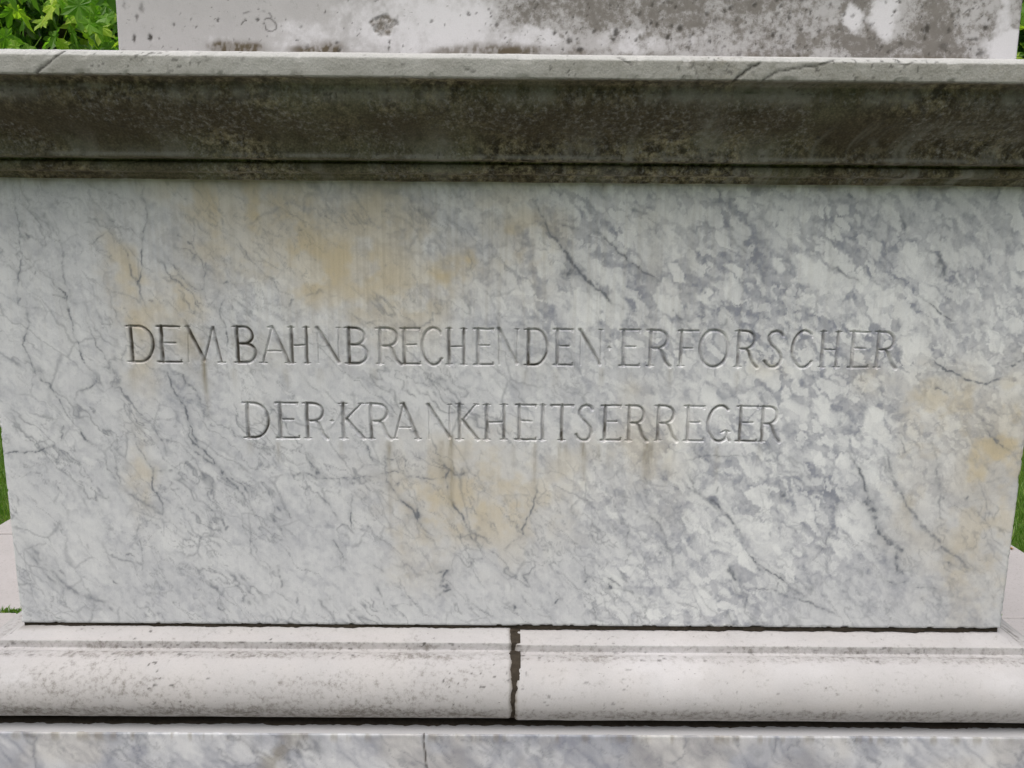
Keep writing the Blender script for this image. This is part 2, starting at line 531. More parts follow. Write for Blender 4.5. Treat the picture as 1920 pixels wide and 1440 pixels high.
def trace(pts, strength, width=2.0, halo=.34):
    """a vein drawn on the face of the block through places measured in the photograph"""
    global vein
    P = onf(pts); w = max(width * .72, 1.25) * PX; strength = strength * .84
    lo = np.min(P, 0) - .035; hi = np.max(P, 0) + .035
    i0, i1 = np.searchsorted(xs, [lo[0], hi[0]]); j0, j1 = np.searchsorted(zs, [lo[1], hi[1]])
    if i1 <= i0 or j1 <= j0: return
    sx = WX[j0:j1, i0:i1]; sz = WZ[j0:j1, i0:i1]
    d = np.full(sx.shape, 9.0)
    L = np.concatenate([[0], np.cumsum([math.hypot(b[0] - a[0], b[1] - a[1]) for a, b in zip(P[:-1], P[1:])])])
    run = np.zeros(sx.shape)
    for i, (a, b) in enumerate(zip(P[:-1], P[1:])):
        dd, t = seg_dist(sx, sz, a, b)
        run = np.where(dd < d, (L[i] + t * (L[i + 1] - L[i])) / L[-1], run); d = np.minimum(d, dd)
    n = VN[j0:j1, i0:i1]
    wv = w * (.35 + 1.3 * n)
    if len(P) > 2: strength = strength * (.35 + .65 * sstep(0, .22, run) * sstep(1, .78, run))
    v = strength * (.2 + 1.35 * sstep(.32, .66, n)) * np.exp(-(d / wv) ** 2) + halo * strength * np.exp(-(d / (w * 4.5)) ** 1.3)
    cur = vein[j0:j1, i0:i1]
    np.copyto(cur, 1 - (1 - cur) * (1 - np.clip(v, 0, .95)))


VEINS = [
    ([(23, 335), (33, 385), (37, 420), (36, 480), (32, 540), (33, 558)], .5, 1.6), ([(270, 338), (271, 400), (266, 470), (268, 500), (258, 530), (262, 550), (275, 575)], .6, 1.9),
    ([(233, 465), (245, 510), (258, 530)], .5, 2.2), ([(313, 485), (335, 515), (365, 540), (380, 542)], .6, 2.0), ([(380, 542), (383, 505), (370, 480), (335, 460)], .45, 1.8),
    ([(296, 480), (320, 520), (358, 548), (378, 582), (372, 600)], .5, 2), ([(45, 380), (80, 400), (105, 440), (118, 475), (118, 520), (130, 560)], .4, 2.4),
    ([(70, 500), (95, 530), (120, 550), (130, 580), (135, 620), (150, 650), (155, 670), (172, 695), (180, 708), (170, 720), (148, 740), (143, 755)], .65, 2.0),
    ([(50, 560), (52, 590), (45, 650), (55, 680), (62, 702), (95, 725), (110, 750), (125, 780), (150, 805)], .62, 2.2),
    ([(160, 590), (180, 640), (200, 680), (220, 712), (235, 740), (260, 765), (285, 792)], .5, 1.8),
    ([(290, 690), (310, 700), (322, 715), (335, 745), (345, 775), (360, 805), (372, 840)], .8, 2.4), ([(318, 700), (342, 705), (370, 740), (385, 790), (402, 815)], .5, 2),
    ([(205, 560), (222, 600), (240, 640)], .35, 1.8), ([(95, 555), (120, 560)], .4, 2), ([(155, 340), (190, 360), (245, 382)], .4, 2.5), ([(168, 468), (185, 450), (200, 437)], .55, 2),
    ([(5, 854), (40, 850), (75, 843), (112, 832)], .85, 1.3), ([(120, 800), (117, 826)], .5, 1.8), ([(145, 805), (172, 830), (182, 836)], .75, 2.5), ([(65, 830), (95, 822)], .4, 1.4),
    ([(245, 800), (265, 845), (288, 875), (290, 910), (300, 935), (301, 968)], .6, 2.2), ([(292, 800), (310, 835), (312, 855)], .5, 1.8), ([(290, 880), (325, 882), (342, 865)], .45, 2.2),
    ([(350, 800), (360, 830), (400, 860), (424, 890), (440, 915), (455, 935)], .8, 2.3), ([(362, 850), (405, 872)], .55, 3), ([(432, 890), (455, 912), (460, 928)], .6, 2),
    ([(193, 850), (205, 880), (222, 905), (236, 920)], .55, 2), ([(215, 850), (222, 890), (230, 915)], .45, 1.8), ([(200, 905), (250, 930), (280, 950), (310, 975), (345, 995)], .38, 3.2),
    ([(265, 975), (258, 1000), (264, 1030), (268, 1078)], .4, 1.6), ([(190, 1030), (220, 1046), (266, 1055)], .4, 2), ([(232, 1040), (245, 1035), (250, 1046)], .5, 1.6),
    ([(38, 1010), (80, 1050), (110, 1085), (150, 1112), (200, 1130), (245, 1166)], .42, 5), ([(60, 1040), (95, 1090), (120, 1100)], .4, 3), ([(205, 1080), (218, 1092)], .6, 2.5),
    ([(505, 903), (530, 895), (570, 890), (600, 895), (640, 897), (680, 896), (740, 890), (830, 896), (860, 893)], .55, 1.4), ([(545, 828), (575, 860), (600, 886), (612, 897)], .6, 2.0),
    ([(585, 875), (600, 890), (592, 897)], .6, 3), ([(530, 930), (545, 968)], .45, 2), ([(596, 925), (620, 950), (632, 972)], .45, 2.2), ([(470, 960), (468, 1040), (500, 1066), (530, 1090)], .32, 2.2),
    ([(515, 970), (528, 995)], .5, 2.5), ([(625, 1010), (645, 1045)], .55, 2), ([(520, 1060), (527, 1100)], .45, 3),
    ([(670, 798), (690, 840), (706, 872)], .6, 1.8), ([(720, 858), (728, 905), (745, 930), (775, 962), (787, 982), (806, 1006)], .75, 2.3), ([(780, 955), (785, 972)], .8, 4),
    ([(755, 858), (764, 890), (745, 912), (730, 912)], .55, 2.2), ([(722, 862), (735, 865)], .6, 3), ([(640, 900), (660, 905), (680, 905)], .4, 1.6),
    ([(808, 815), (830, 870), (838, 925), (860, 960), (878, 990), (890, 1015), (912, 1038)], .62, 2.6), ([(835, 882), (868, 892)], .65, 2.2), ([(886, 945), (893, 965), (915, 985)], .35, 1.5),
    ([(1005, 895), (1004, 950), (990, 970), (975, 1005), (955, 1030)], .55, 2.6), ([(662, 930), (663, 955), (660, 992)], .85, 2.0), ([(705, 1095), (718, 1118), (737, 1152)], .5, 2.4),
    ([(1155, 928), (1200, 963), (1235, 988), (1258, 1040), (1275, 1092)], .42, 3.2), ([(1180, 1000), (1176, 1040)], .4, 2.2), ([(1090, 935), (1072, 950), (1070, 972)], .4, 2.4),
    ([(1108, 1150), (1135, 1130), (1168, 1120)], .32, 1.8), ([(810, 1074), (840, 1074), (826, 1095), (846, 1108), (818, 1116)], .65, 3.6), ([(700, 1058), (722, 1072)], .4, 2),
    ([(875, 1128), (900, 1140), (925, 1152)], .42, 2), ([(1100, 1082), (1098, 1092)], .8, 4), ([(1140, 1097), (1144, 1102)], .75, 3), ([(966, 1130), (970, 1136)], .75, 3.5), ([(1048, 1125), (1046, 1130)], .7, 2.5),
    ([(1130, 1080), (1180, 1108), (1200, 1125), (1215, 1145)], .5, 2.2), ([(880, 1047), (905, 1048)], .6, 2), ([(980, 1078), (985, 1090)], .5, 2),
    ([(990, 345), (1008, 385), (1015, 405), (1035, 440), (1060, 475), (1075, 500), (1110, 535), (1150, 570), (1192, 592)], .8, 3.4), ([(1062, 515), (1085, 505)], .6, 7),
    ([(1100, 425), (1140, 455), (1170, 480), (1200, 510), (1242, 532)], .62, 2.2), ([(1180, 390), (1220, 400)], .5, 3), ([(1060, 425), (1085, 432)], .6, 4), ([(1260, 580), (1300, 620)], .4, 3),
    ([(1720, 553), (1750, 573), (1792, 600)], .7, 1.9), ([(1740, 668), (1760, 688), (1800, 706), (1850, 718), (1890, 702)], .8, 2.2), ([(1755, 724), (1786, 736)], .55, 1.8), ([(1890, 690), (1918, 676)], .6, 2),
    ([(1365, 440), (1385, 462), (1412, 492)], .4, 3.5), ([(1555, 500), (1590, 520), (1622, 535)], .5, 2.5), ([(1690, 405), (1694, 425)], .55, 4), ([(1757, 460), (1765, 510)], .5, 6),
    ([(1585, 848), (1612, 880), (1622, 915), (1635, 950), (1645, 985), (1665, 1015), (1692, 1042)], .72, 3.6), ([(1625, 940), (1638, 958)], .8, 7), ([(1650, 990), (1690, 1035)], .6, 6),
    ([(1648, 858), (1690, 930), (1720, 980), (1750, 1010), (1790, 1040), (1832, 1075)], .48, 4.0), ([(1690, 930), (1672, 880), (1655, 850)], .4, 3),
    ([(1280, 900), (1345, 945), (1375, 980), (1397, 1012)], .6, 3.4), ([(1397, 1035), (1430, 1065), (1465, 1090), (1506, 1116)], .75, 2.0), ([(1372, 1055), (1380, 1085), (1365, 1060)], .65, 5),
    ([(1383, 1095), (1440, 1106), (1520, 1130), (1578, 1164)], .5, 2.2), ([(1390, 1150), (1400, 1120), (1385, 1100)], .45, 3), ([(1660, 1085), (1680, 1097), (1703, 1090)], .8, 2.0), ([(1715, 1102), (1762, 1106)], .7, 2.0),
    ([(1680, 1040), (1682, 1060), (1700, 1075)], .6, 4), ([(1750, 830), (1755, 870), (1757, 960), (1766, 982), (1745, 990)], .32, 2.2), ([(1842, 805), (1862, 828), (1900, 852)], .5, 2.6), ([(1858, 822), (1868, 828)], .6, 5),
    ([(1690, 820), (1695, 850), (1720, 840)], .4, 2), ([(1560, 1000), (1540, 1030), (1520, 1055)], .4, 3), ([(1780, 1055), (1782, 1062)], .7, 4), ([(1285, 860), (1330, 850), (1395, 856)], .45, 2.4),
    ([(1285, 870), (1310, 920), (1350, 960)], .45, 3.5), ([(1462, 925), (1470, 935)], .6, 4), ([(1340, 620), (1360, 600)], .3, 3), ([(640, 585), (690, 610), (770, 640)], .25, 3), ([(500, 760), (540, 800)], .35, 2.5),
    ([(640, 700), (670, 712), (735, 730)], .3, 2.2), ([(560, 690), (580, 720), (605, 745)], .35, 2), ([(420, 560), (412, 600), (425, 640), (428, 660)], .6, 1.8), ([(440, 560), (470, 590)], .3, 2), ([(640, 560), (600, 545), (560, 560)], .3, 2.5),
]
for v in VEINS:
    trace(v[0], v[1], v[2])
rs = np.random.default_rng(8)
SPOT = [(148 / 3, 440), (105, 375), (160, 418), (360, 455), (340, 443), (212, 548), (212, 414), (425, 532), (523, 574), (548, 568), (560, 430), (352, 375), (285, 560), (246, 382), (36, 560), (65, 510), (92, 522), (335, 953),
        (418, 980), (425, 988), (365, 1047), (386, 1057), (440, 1087), (300, 1050), (408, 1020), (168, 1023), (555, 1122), (412, 1140), (700, 977), (823, 1003), (525, 953), (1420, 1065), (1442, 924), (1816, 928), (1760, 935), (1348, 924), (1455, 1100)]
for sx_, sy_ in SPOT:
    a = rs.random() * 3.1; L = 2.5 + rs.random() * 3
    trace([(sx_ - L * math.cos(a), sy_ - L * math.sin(a)), (sx_ + L * math.cos(a), sy_ + L * math.sin(a))], .55, 2.6, .15)

# net of fine veins running down to the right
ca, sa = math.cos(math.radians(-46)), math.sin(math.radians(-46))
U = WX * ca + WZ * sa; W = -WX * sa + WZ * ca
left_zone = sstep(.35, -.1, X + .25 * (Z - .4))
lower_zone = sstep(.55, .25, Z)
z_ = np.clip(.35 + .6 * left_zone + .35 * lower_zone, 0, 1.1)
for fr, st, lw, sd_ in ((9, .40, .028, 3), (19, .28, .04, 4)):
    f1, f2, r_ = voronoi(U * fr * .62, W * fr * 1.5, sd_)
    e = np.exp(-((f2 - f1) / lw) ** 2)
    pres = sstep(.47, .66, fbm(X, Z, 9 + fr * .3, 4, 81 + sd_))
    vein = 1 - (1 - vein) * (1 - np.clip(st * e * pres * z_, 0, .9))
for fr, st, lw, sd_ in ((6, .58, .009, 83), (11, .52, .010, 85), (20, .40, .012, 87)):     # hair veins: ridges of a stretched noise
    n = fbm(U * .5, W * 1.6, fr, 5, sd_, .6)
    pres = sstep(.42, .62, fbm(X, Z, 10, 4, 91 + sd_))
    vein = 1 - (1 - vein) * (1 - st * np.exp(-(np.abs(n - .5) / lw) ** 1.3) * pres * z_)
drift = np.zeros_like(X)                                              # broad blue-grey drifts lying along the same direction
for fr, st, lw, sd_ in ((3.2, .50, .05, 193), (4.5, .48, .05, 93), (9, .50, .05, 95), (18, .42, .055, 97), (34, .30, .06, 99)):
    n = fbm(U * .42, W * 1.7, fr, 4, sd_, .58)
    pres = sstep(.36, .60, fbm(U * .6, W, 6 + fr * .5, 3, 191 + sd_))
    drift = 1 - (1 - drift) * (1 - st * np.exp(-(np.abs(n - .5) / lw) ** 1.2) * pres)
vein *= 1 - .35 * sstep(.7, .84, Z)

# ochre staining
STAIN = [(470, 395, 125, 42, -20, .55), (560, 450, 66, 44, -40, .55), (595, 515, 42, 30, -20, .55), (420, 380, 50, 28, 0, .3), (700, 385, 48, 36, 0, .5), (640, 478, 20, 38, 10, .6), (690, 530, 70, 38, -20, .42),
         (860, 502, 19, 17, 0, .95), (985, 440, 46, 66, 28, .5), (928, 425, 30, 16, -30, .5), (775, 545, 70, 42, 0, .28), (770, 430, 20, 30, 0, .3), (222, 505, 17, 52, 12, .6), (255, 580, 24, 40, 25, .55), (352, 568, 32, 30, 0, .5),
         (245, 690, 24, 34, 0, .4), (310, 575, 40, 26, 0, .3), (900, 925, 92, 50, -12, .48), (830, 960, 60, 50, 0, .5), (940, 985, 70, 56, -20, .3), (440, 420, 90, 50, -30, .3), (520, 470, 90, 50, -35, .3), (640, 560, 90, 40, -30, .25), (720, 470, 90, 60, -30, .25), (752, 1018, 24, 52, 0, .4), (1055, 930, 24, 36, 0, .45), (800, 880, 40, 40, 0, .2), (790, 1062, 34, 34, 0, .3),
         (262, 890, 14, 52, 0, .42), (1752, 745, 62, 46, -10, .5), (1872, 835, 60, 62, 0, .85), (1888, 760, 26, 30, 0, .5), (1812, 960, 60, 140, 0, .22), (1716, 915, 26, 74, 0, .34), (1855, 1000, 42, 120, 0, .3), (1800, 1060, 30, 40, 0, .3),
         (1425, 690, 24, 18, 0, .22), (1652, 712, 22, 22, 0, .3), (1190, 740, 20, 20, 0, .22), (1065, 850, 60, 30, 0, .22), (1180, 850, 40, 40, 0, .22), (1230, 860, 40, 60, 0, .2), (890, 850, 60, 40, 0, .25), (720, 640, 60, 30, 0, .12), (1250, 420, 50, 80, 0, .12), (350, 640, 20, 34, 0, .35)]
stain = np.zeros_like(X)
SWX = X + (fbm(X, Z, 13, 5, 101) - .5) * .09; SWZ = Z + (fbm(X, Z, 13, 5, 111) - .5) * .09
patchy = .42 + .75 * sstep(.35, .65, fbm(X, Z, 22, 4, 121))
for cx, cy, rx, ry, an, s in STAIN:
    c = on(cx, cy)
    b = blob(SWX, SWZ, c[0], c[2], rx * PX * 1.45, ry * PX * 1.4, math.radians(an), .95)
    stain = 1 - (1 - stain) * (1 - np.clip(s * .95 * b * patchy, 0, 1))

# brecciated, greyer right-hand part
GREY = [(1300, 560, 260, 160, -30, .38), (1530, 880, 70, 130, -20, .7), (1565, 985, 62, 60, -30, .85), (1650, 1075, 90, 50, -30, .75), (1700, 480, 260, 140, 0, .42), (1480, 620, 200, 110, -30, .42), (760, 430, 230, 70, -25, .34), (860, 460, 120, 90, 0, .28),
        (1000, 560, 130, 60, -35, .4), (1170, 600, 120, 60, -30, .45), (1450, 780, 120, 90, -40, .42), (1400, 450, 150, 80, 0, .3), (420, 490, 120, 40, -30, .2), (600, 400, 60, 60, 0, .2), (120, 900, 120, 60, -30, .25), (150, 740, 90, 50, 0, .22),
        (1340, 900, 80, 60, -40, .4), (1380, 1080, 110, 70, -30, .32), (820, 1085, 60, 40, 0, .35), (1170, 1000, 120, 80, -30, .18), (500, 1000, 200, 60, -25, .18), (180, 1120, 120, 40, -25, .25), (1790, 620, 120, 70, -20, .35), (330, 730, 30, 40, 0, .35), (1880, 480, 70, 140, 0, .25), (340, 650, 40, 40, 0, .25)]
grey = np.zeros_like(X)
for cx, cy, rx, ry, an, s in GREY:
    c = on(cx, cy)
    grey = 1 - (1 - grey) * (1 - s * blob(SWX, SWZ, c[0], c[2], rx * PX, ry * PX, math.radians(an), 1.1))
cloud = fbm(U * .6, W * 1.3, 9, 6, 131, .62)
fine = fbm(U * .7, W * 1.2, 60, 5, 135, .66)
grey = grey * (.45 + .9 * sstep(.34, .64, cloud)) * (.6 + .75 * sstep(.36, .64, fine)) + (.20 - .06 * left_zone) * sstep(.48, .72, cloud)
grey = 1 - (1 - np.clip(grey, 0, 1)) * (1 - (.70 - .34 * left_zone) * drift)
br = sstep(-.12, .28, X + .30 * (Z - .55)) * sstep(1.25, .8, X - 1.2 * (Z - .55)) + .55 * blob(X, Z, -.2, .68, .34, .14)
br = np.clip(br * (.55 + .8 * sstep(.35, .6, fbm(U * .6, W, 5, 3, 137))) + .22, 0, 1)
white = np.zeros_like(X)
jx = (fbm(X, Z, 60, 4, 141) - .5) * .9; jz = (fbm(X, Z, 60, 4, 151) - .5) * .9
for fr, sd_, th, amt in ((17, 11, .55, .75), (30, 12, .42, .8), (50, 13, .40, .75), (84, 14, .45, .55)):
    f1, f2, r_ = voronoi(U * fr * .72 + jx * fr / 40, W * fr * 1.25 + jz * fr / 40, sd_)
    size = .30 + .42 * ((r_ * 7.3) % 1.0)
    frag = sstep(size + .10, size - .16, f1 + .30 * (fine - .5)) * sstep(th, th + .2, r_)
    grey = grey * (1 - br * frag * amt)
    white = 1 - (1 - white) * (1 - .8 * br * frag * amt * (.35 + .65 * sstep(.42, .6, fbm(X, Z, 11, 3, 161 + sd_))))
    rim_ = np.exp(-((f1 - size) / .10) ** 2) * sstep(th, th + .2, r_)
    grey = 1 - (1 - grey) * (1 - .22 * br * rim_)
dap = fbm(U * .8, W * 1.2, 85, 4, 181, .6)
grey = np.clip(grey + (br * .5 + .14) * .6 * sstep(.54, .72, dap), 0, 1)
grey = .90 * (1 - np.exp(-1.35 * grey)) * (.72 + .5 * sstep(.35, .65, fbm(X, Z, 95, 3, 187)))
white = np.clip(white, 0, .9)
stain *= 1 - .35 * sstep(.3, .8, grey)

# run-off below the lettering, and the brushed grime of the upper third
drip = np.zeros_like(X)
RUN = [(383, 672, 790, .75, 5), (247, 690, 745, .3, 7), (440, 690, 730, .3, 6), (536, 690, 730, .3, 5), (600, 690, 725, .2, 8), (730, 826, 1060, .30, 4), (846, 815, 1060, .55, 6), (828, 826, 960, .25, 6), (872, 826, 960, .2, 8), (1003, 830, 965, .42, 4), (1050, 830, 900, .35, 5),
       (1062, 830, 890, .25, 7), (1095, 828, 935, .5, 5), (1122, 832, 880, .25, 5), (1140, 832, 905, .2, 6), (1212, 830, 940, .5, 6), (1222, 830, 910, .45, 5), (1345, 836, 930, .3, 5), (1128, 690, 730, .35, 5), (985, 695, 725, .2, 5), (520, 828, 870, .35, 5), (470, 828, 850, .25, 6),
       (730, 826, 850, .5, 6), (1040, 690, 740, .18, 6), (1255, 690, 730, .25, 6), (1382, 695, 740, .25, 5), (1425, 832, 870, .2, 5), (965, 832, 890, .2, 5), (640, 826, 870, .2, 6), (700, 690, 720, .2, 6), (1250, 835, 920, .18, 8)]
for px_, ya, yb, s, w in RUN:
    a = on(px_, ya); b = on(px_, yb)
    xx = X - a[0] + (vnoise(Z * 30, Z * 0 + px_, 191) - .5) * .004
    prof = np.exp(-(xx / (w * PX)) ** 2) * sstep(a[2] + .003, a[2] - .004, Z) * sstep(b[2] - .01, a[2] - .01, Z)
    drip = 1 - (1 - drip) * (1 - s * .8 * prof * (.6 + .8 * vnoise(X * 500, Z * 60, 193)))
streaks = fbm(X * 1.0, Z * .04, 170, 3, 201)
drip = 1 - (1 - drip) * (1 - (.05 + .10 * blob(X, Z, -.1, .7, .5, .25)) * sstep(.52, .25, .852 - Z) * sstep(.42, .75, streaks) * sstep(.3, .6, Z))
near = np.exp(-np.clip((.004 - depth) / .004, 0, 1) * 0)
# soil that has gathered in the cut strokes, broken up
gn = fbm(X, Z, 55, 3, 211); gl = fbm(X, Z, 16, 3, 221)
grime = np.clip(lgrime * (.5 + .6 * sstep(.3, .66, gn)) * (.5 + .75 * sstep(.3, .65, gl)), 0, .93)
# brown bleeding round the dirtiest letters
halo_ = np.zeros_like(X)
for cx, cy, rx, ry, s in ((262, 645, 40, 45, .3), (312, 645, 38, 45, .3), (380, 650, 34, 48, .5), (455, 650, 36, 40, .3), (520, 655, 40, 36, .22), (1004, 655, 36, 38, .16), (760, 790, 40, 40, .18), (480, 790, 36, 40, .18), (840, 800, 20, 36, .3)):
    c = on(cx, cy); halo_ = 1 - (1 - halo_) * (1 - s * blob(SWX, SWZ, c[0], c[2], rx * PX, ry * PX))
drip = 1 - (1 - drip) * (1 - .7 * halo_ * sstep(.3, .7, fbm(X, Z, 45, 4, 231)))
# brown line, stronger towards the top joint
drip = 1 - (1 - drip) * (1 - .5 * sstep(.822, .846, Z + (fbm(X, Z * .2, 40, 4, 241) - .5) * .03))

pattern = np.stack([np.clip(vein, 0, .95), np.clip(stain, 0, .9), np.clip(grey, 0, 1)], -1).reshape(-1, 3)
wear = np.stack([white, np.clip(drip, 0, .9), grime], -1).reshape(-1, 3)
V2, q, side, cap, _, _ = block_faces(xs, zs, Yg, BACK)
nV = len(V2); extra = nV - nz * nx
rim_idx = np.concatenate([np.arange(nx), (np.arange(1, nz)) * nx + nx - 1, (nz - 1) * nx + np.arange(nx - 2, -1, -1), np.arange(nz - 2, 0, -1) * nx])
pat_all = np.concatenate([pattern, pattern[rim_idx], np.tile([[.1, .05, .2]], (len(rim_idx), 1))])
wear_all = np.concatenate([wear, wear[rim_idx], np.tile([[0, 0, 0]], (len(rim_idx), 1))])
dv = depth.reshape(-1); ov = owner.reshape(-1)
deep = dv[q].max(1) > 1e-6
vown = np.where(dv > 1e-6, ov, -1)
qown = vown[q].max(1)


def submesh(name, faces, smooth=True):
    used = np.unique(np.concatenate([f.ravel() for f in faces]))
    remap = np.full(nV, -1, dtype=np.int64); remap[used] = np.arange(len(used))
    return mesh_from(name, V2[used], [remap[f] for f in faces], {'pattern': pat_all[used], 'wear': wear_all[used]}, smooth)


die = child('inscribed_block', submesh('inscribed_block', [q[~deep], side, cap]), MARBLE, 'grey and ochre veined marble block with two lines of carved capitals')
for lid, ch in enumerate(letters):
    f = q[deep & (qown == lid)]
    if len(f) == 0: continue
    o = child('carved_dot' if ch == '.' else 'carved_letter', submesh('carved_letter', [f]), MARBLE, parent=die)

# ---- the cornice
CP = [(.10, 1.030, 0), (.135, 1.0225), (.1440, 1.0205, .003), (.1500, 1.0135, .003), (.1500, .9860, .002), (.132, .9845, .002), (.124, .9800), (.1225, .9740, .002), (.1215, .962, .02), (.112, .942, .02), (.088, .922, .02), (.066, .905, .02),
      (.056, .8905, .02), (.0550, .8765, .001), (.0555, .8705, .001), (.034, .8690, .001), (.0330, .8660, .001), (.0385, .8640, .003), (.0390, .855, .004), (.0355, .8495, .002), (.019, .8475, .001), (.017, .8440, .001), (.013, .8415, .002), (.012, .8375, .001), (-.01, .8370, 0)]
P, CC = fillet_profile(CP, .002, .0035)
nfront = 900
path = rect_path(-HX, HX, 0.0, BACK, nfront, 60)
CX, CY, CZ = moulding(path, P, None)
T = np.gradient(P, axis=0); Nn = np.stack([-T[:, 1], T[:, 0]], -1); Nn /= np.linalg.norm(Nn, axis=1)[:, None] + 1e-9
if Nn[len(Nn) // 3, 0] < 0: Nn = -Nn
along = path[:, 0] * np.abs(path[:, 3]) + path[:, 1] * np.abs(path[:, 2])
A = np.repeat(along[None, :], len(P), 0)
S = np.repeat(np.concatenate([[0], np.cumsum(np.linalg.norm(np.diff(P, axis=0), axis=1))])[:, None], len(path), 1)
dsp = (fbm(A, S, 24, 5, 301) - .5) * .0022 + (fbm(A, S, 140, 3, 311) - .5) * .0009
chipn = sstep(.60, .78, fbm(A, S * .3, 45, 3, 321))
dsp -= CC[:, None] * chipn * .0022
dsp[:1] = 0; dsp[-2:] = 0
crack = np.zeros_like(CX)
YF = -.150
CR = [([(68, 136), (88, 118), (104, 104), (122, 90)], 2.2, .9), ([(1300, 112), (1303, 130), (1312, 152)], 1.6, .5), ([(1378, 150), (1400, 132), (1424, 118)], 2.0, .95), ([(1432, 150), (1452, 136), (1500, 126), (1545, 120), (1566, 113)], 1.8, .75), ([(1290, 112), (1300, 122)], 2, .4),
      ([(870, 127), (884, 132), (890, 136)], 1.6, .6), ([(1160, 106), (1176, 116), (1186, 120)], 2.5, .6), ([(1688, 115), (1700, 123), (1712, 116)], 2.2, .6), ([(1238, 200), (1252, 168)], 1.6, .5), ([(180, 297), (205, 290)], 1.2, .6)]
front = np.zeros(len(path), bool); front[:nfront] = True
wx = CX + (fbm(CX, CZ, 120, 3, 331) - .5) * .004; wz = CZ + (fbm(CX, CZ, 120, 3, 341) - .5) * .004
for pts, w, s in CR:
    Pq = onf(pts, YF)
    d = np.full(CX.shape, 9.0)
    for a, b in zip(Pq[:-1], Pq[1:]): d = np.minimum(d, seg_dist(wx, wz, a, b)[0])
    c_ = s * np.exp(-(d / (w * .0009)) ** 2) * front[None, :]
    crack = np.maximum(crack, c_); dsp -= c_ * .002
CXd = CX + dsp * Nn[:, 0][:, None] * path[None, :, 2]; CYd = CY + dsp * Nn[:, 0][:, None] * path[None, :, 3]; CZd = CZ + dsp * Nn[:, 1][:, None]
low = fbm(A, S, 6, 5, 351, .6); mid = fbm(A, S, 20, 5, 361, .6); vst = fbm(A, S * .12, 26, 4, 371)
zc = CZ
fascia = sstep(.9845, .9865, zc)
lip = sstep(.9655, .972, zc) * (1 - fascia)
bandtop = np.exp(-((zc - .966) / .012) ** 2)
bandlow = np.exp(-((zc - .8755) / .003) ** 2)
soil_shade = (1 - fascia) * (.90 + .75 * (low - .5) + .5 * (mid - .5) - .10 * sstep(.52, .72, fbm(A, S * .25, 30, 4, 373))) + fascia * sstep(1.0145, 1.0125, zc) * (.10 + .26 * sstep(.52, .72, low) + .15 * (mid - .4))  # top bevel stays paler, its catch of sky light put into the colour
soil_shade += fascia * sstep(1.0145, 1.0125, zc) * .20 * sstep(-.3, .7, A) * front
soil_shade += fascia * .25 * np.exp(-((A - .27) / .05) ** 2) * front
soil_shade -= (1 - fascia) * bandtop * (.18 + .7 * (vst - .40))
soil_shade -= (1 - fascia) * bandlow * (.12 + .4 * (mid - .3))
soil_shade += (1 - fascia) * .4 * sstep(.975, .981, zc)  # shadow of the fascia painted into the recess below it, over the dirt
soil_shade = np.where(fascia > .5, soil_shade, np.clip(soil_shade, .84, 1))
pale = np.zeros_like(soil_shade)
pwx = CX + (fbm(A, S, 50, 4, 381) - .5) * .03; pmul = front[None, :] * (.4 + .9 * sstep(.35, .65, fbm(A, S, 120, 4, 391)))
for px_, py_, rx, ry, s in ((1330, 260, 20, 50, .5), (1447, 285, 16, 22, .6), (1648, 280, 8, 24, .4), (1690, 180, 40, 16, .3), (1260, 180, 40, 14, .4), (180, 165, 26, 4, .7), (130, 170, 30, 4, .5), (15, 180, 20, 10, .4), (560, 170, 40, 14, .3), (740, 175, 16, 20, .35), (1480, 180, 60, 20, .35),
                             (1800, 245, 80, 12, .25), (1420, 170, 60, 10, .35), (330, 180, 60, 14, .25), (820, 270, 12, 30, .3), (1070, 275, 14, 24, .35), (830, 293, 60, 5, .4), (250, 280, 120, 10, .2), (1880, 200, 60, 40, .2)):
    c = on(px_, py_, -.09)
    pale = 1 - (1 - pale) * (1 - s * blob(pwx, CZ, c[0], c[2], rx * .0009, ry * .0009) * pmul)
pale = np.clip(pale + .6 * bandlow * (1 - fascia) * sstep(.35, .6, mid) + bandtop * .55 * sstep(.40, .66, vst) + .3 * sstep(.56, .74, fbm(A, S * .3, 22, 4, 377)) * sstep(.93, .88, zc) + .55 * sstep(.56, .70, fbm(A, S * .07, 34, 4, 379)) * sstep(-.1, .4, A) * sstep(.945, .89, zc) * front[None, :], 0, .8) * (1 - fascia) + fascia * sstep(1.0145, 1.0125, zc) * np.clip(.62 + .8 * (low - .5) + .4 * (mid - .5), 0, .9)
green = sstep(.42, .68, fbm(A, S, 9, 4, 401)) * .75
brown = np.clip(sstep(.40, .66, fbm(A, S, 7, 4, 411)) * .5 + .55 * np.exp(-((zc - .922 + (low - .5) * .05) / .026) ** 2) * (.5 + vst), 0, .9)
speck = sstep(.76, .80, fbm(A, S, 170, 2, 421)) * sstep(.45, .6, fbm(A, S, 12, 3, 431)) * .6
pat = np.stack([np.clip(soil_shade, 0, 1), green, np.clip(pale, 0, 1)], -1).reshape(-1, 3)
wr = np.stack([np.clip(crack, 0, .95), speck, brown], -1).reshape(-1, 3)
Vc = np.stack([CXd, CYd, CZd], -1).reshape(-1, 3)
Fc = grid_faces(len(P), len(path), True)
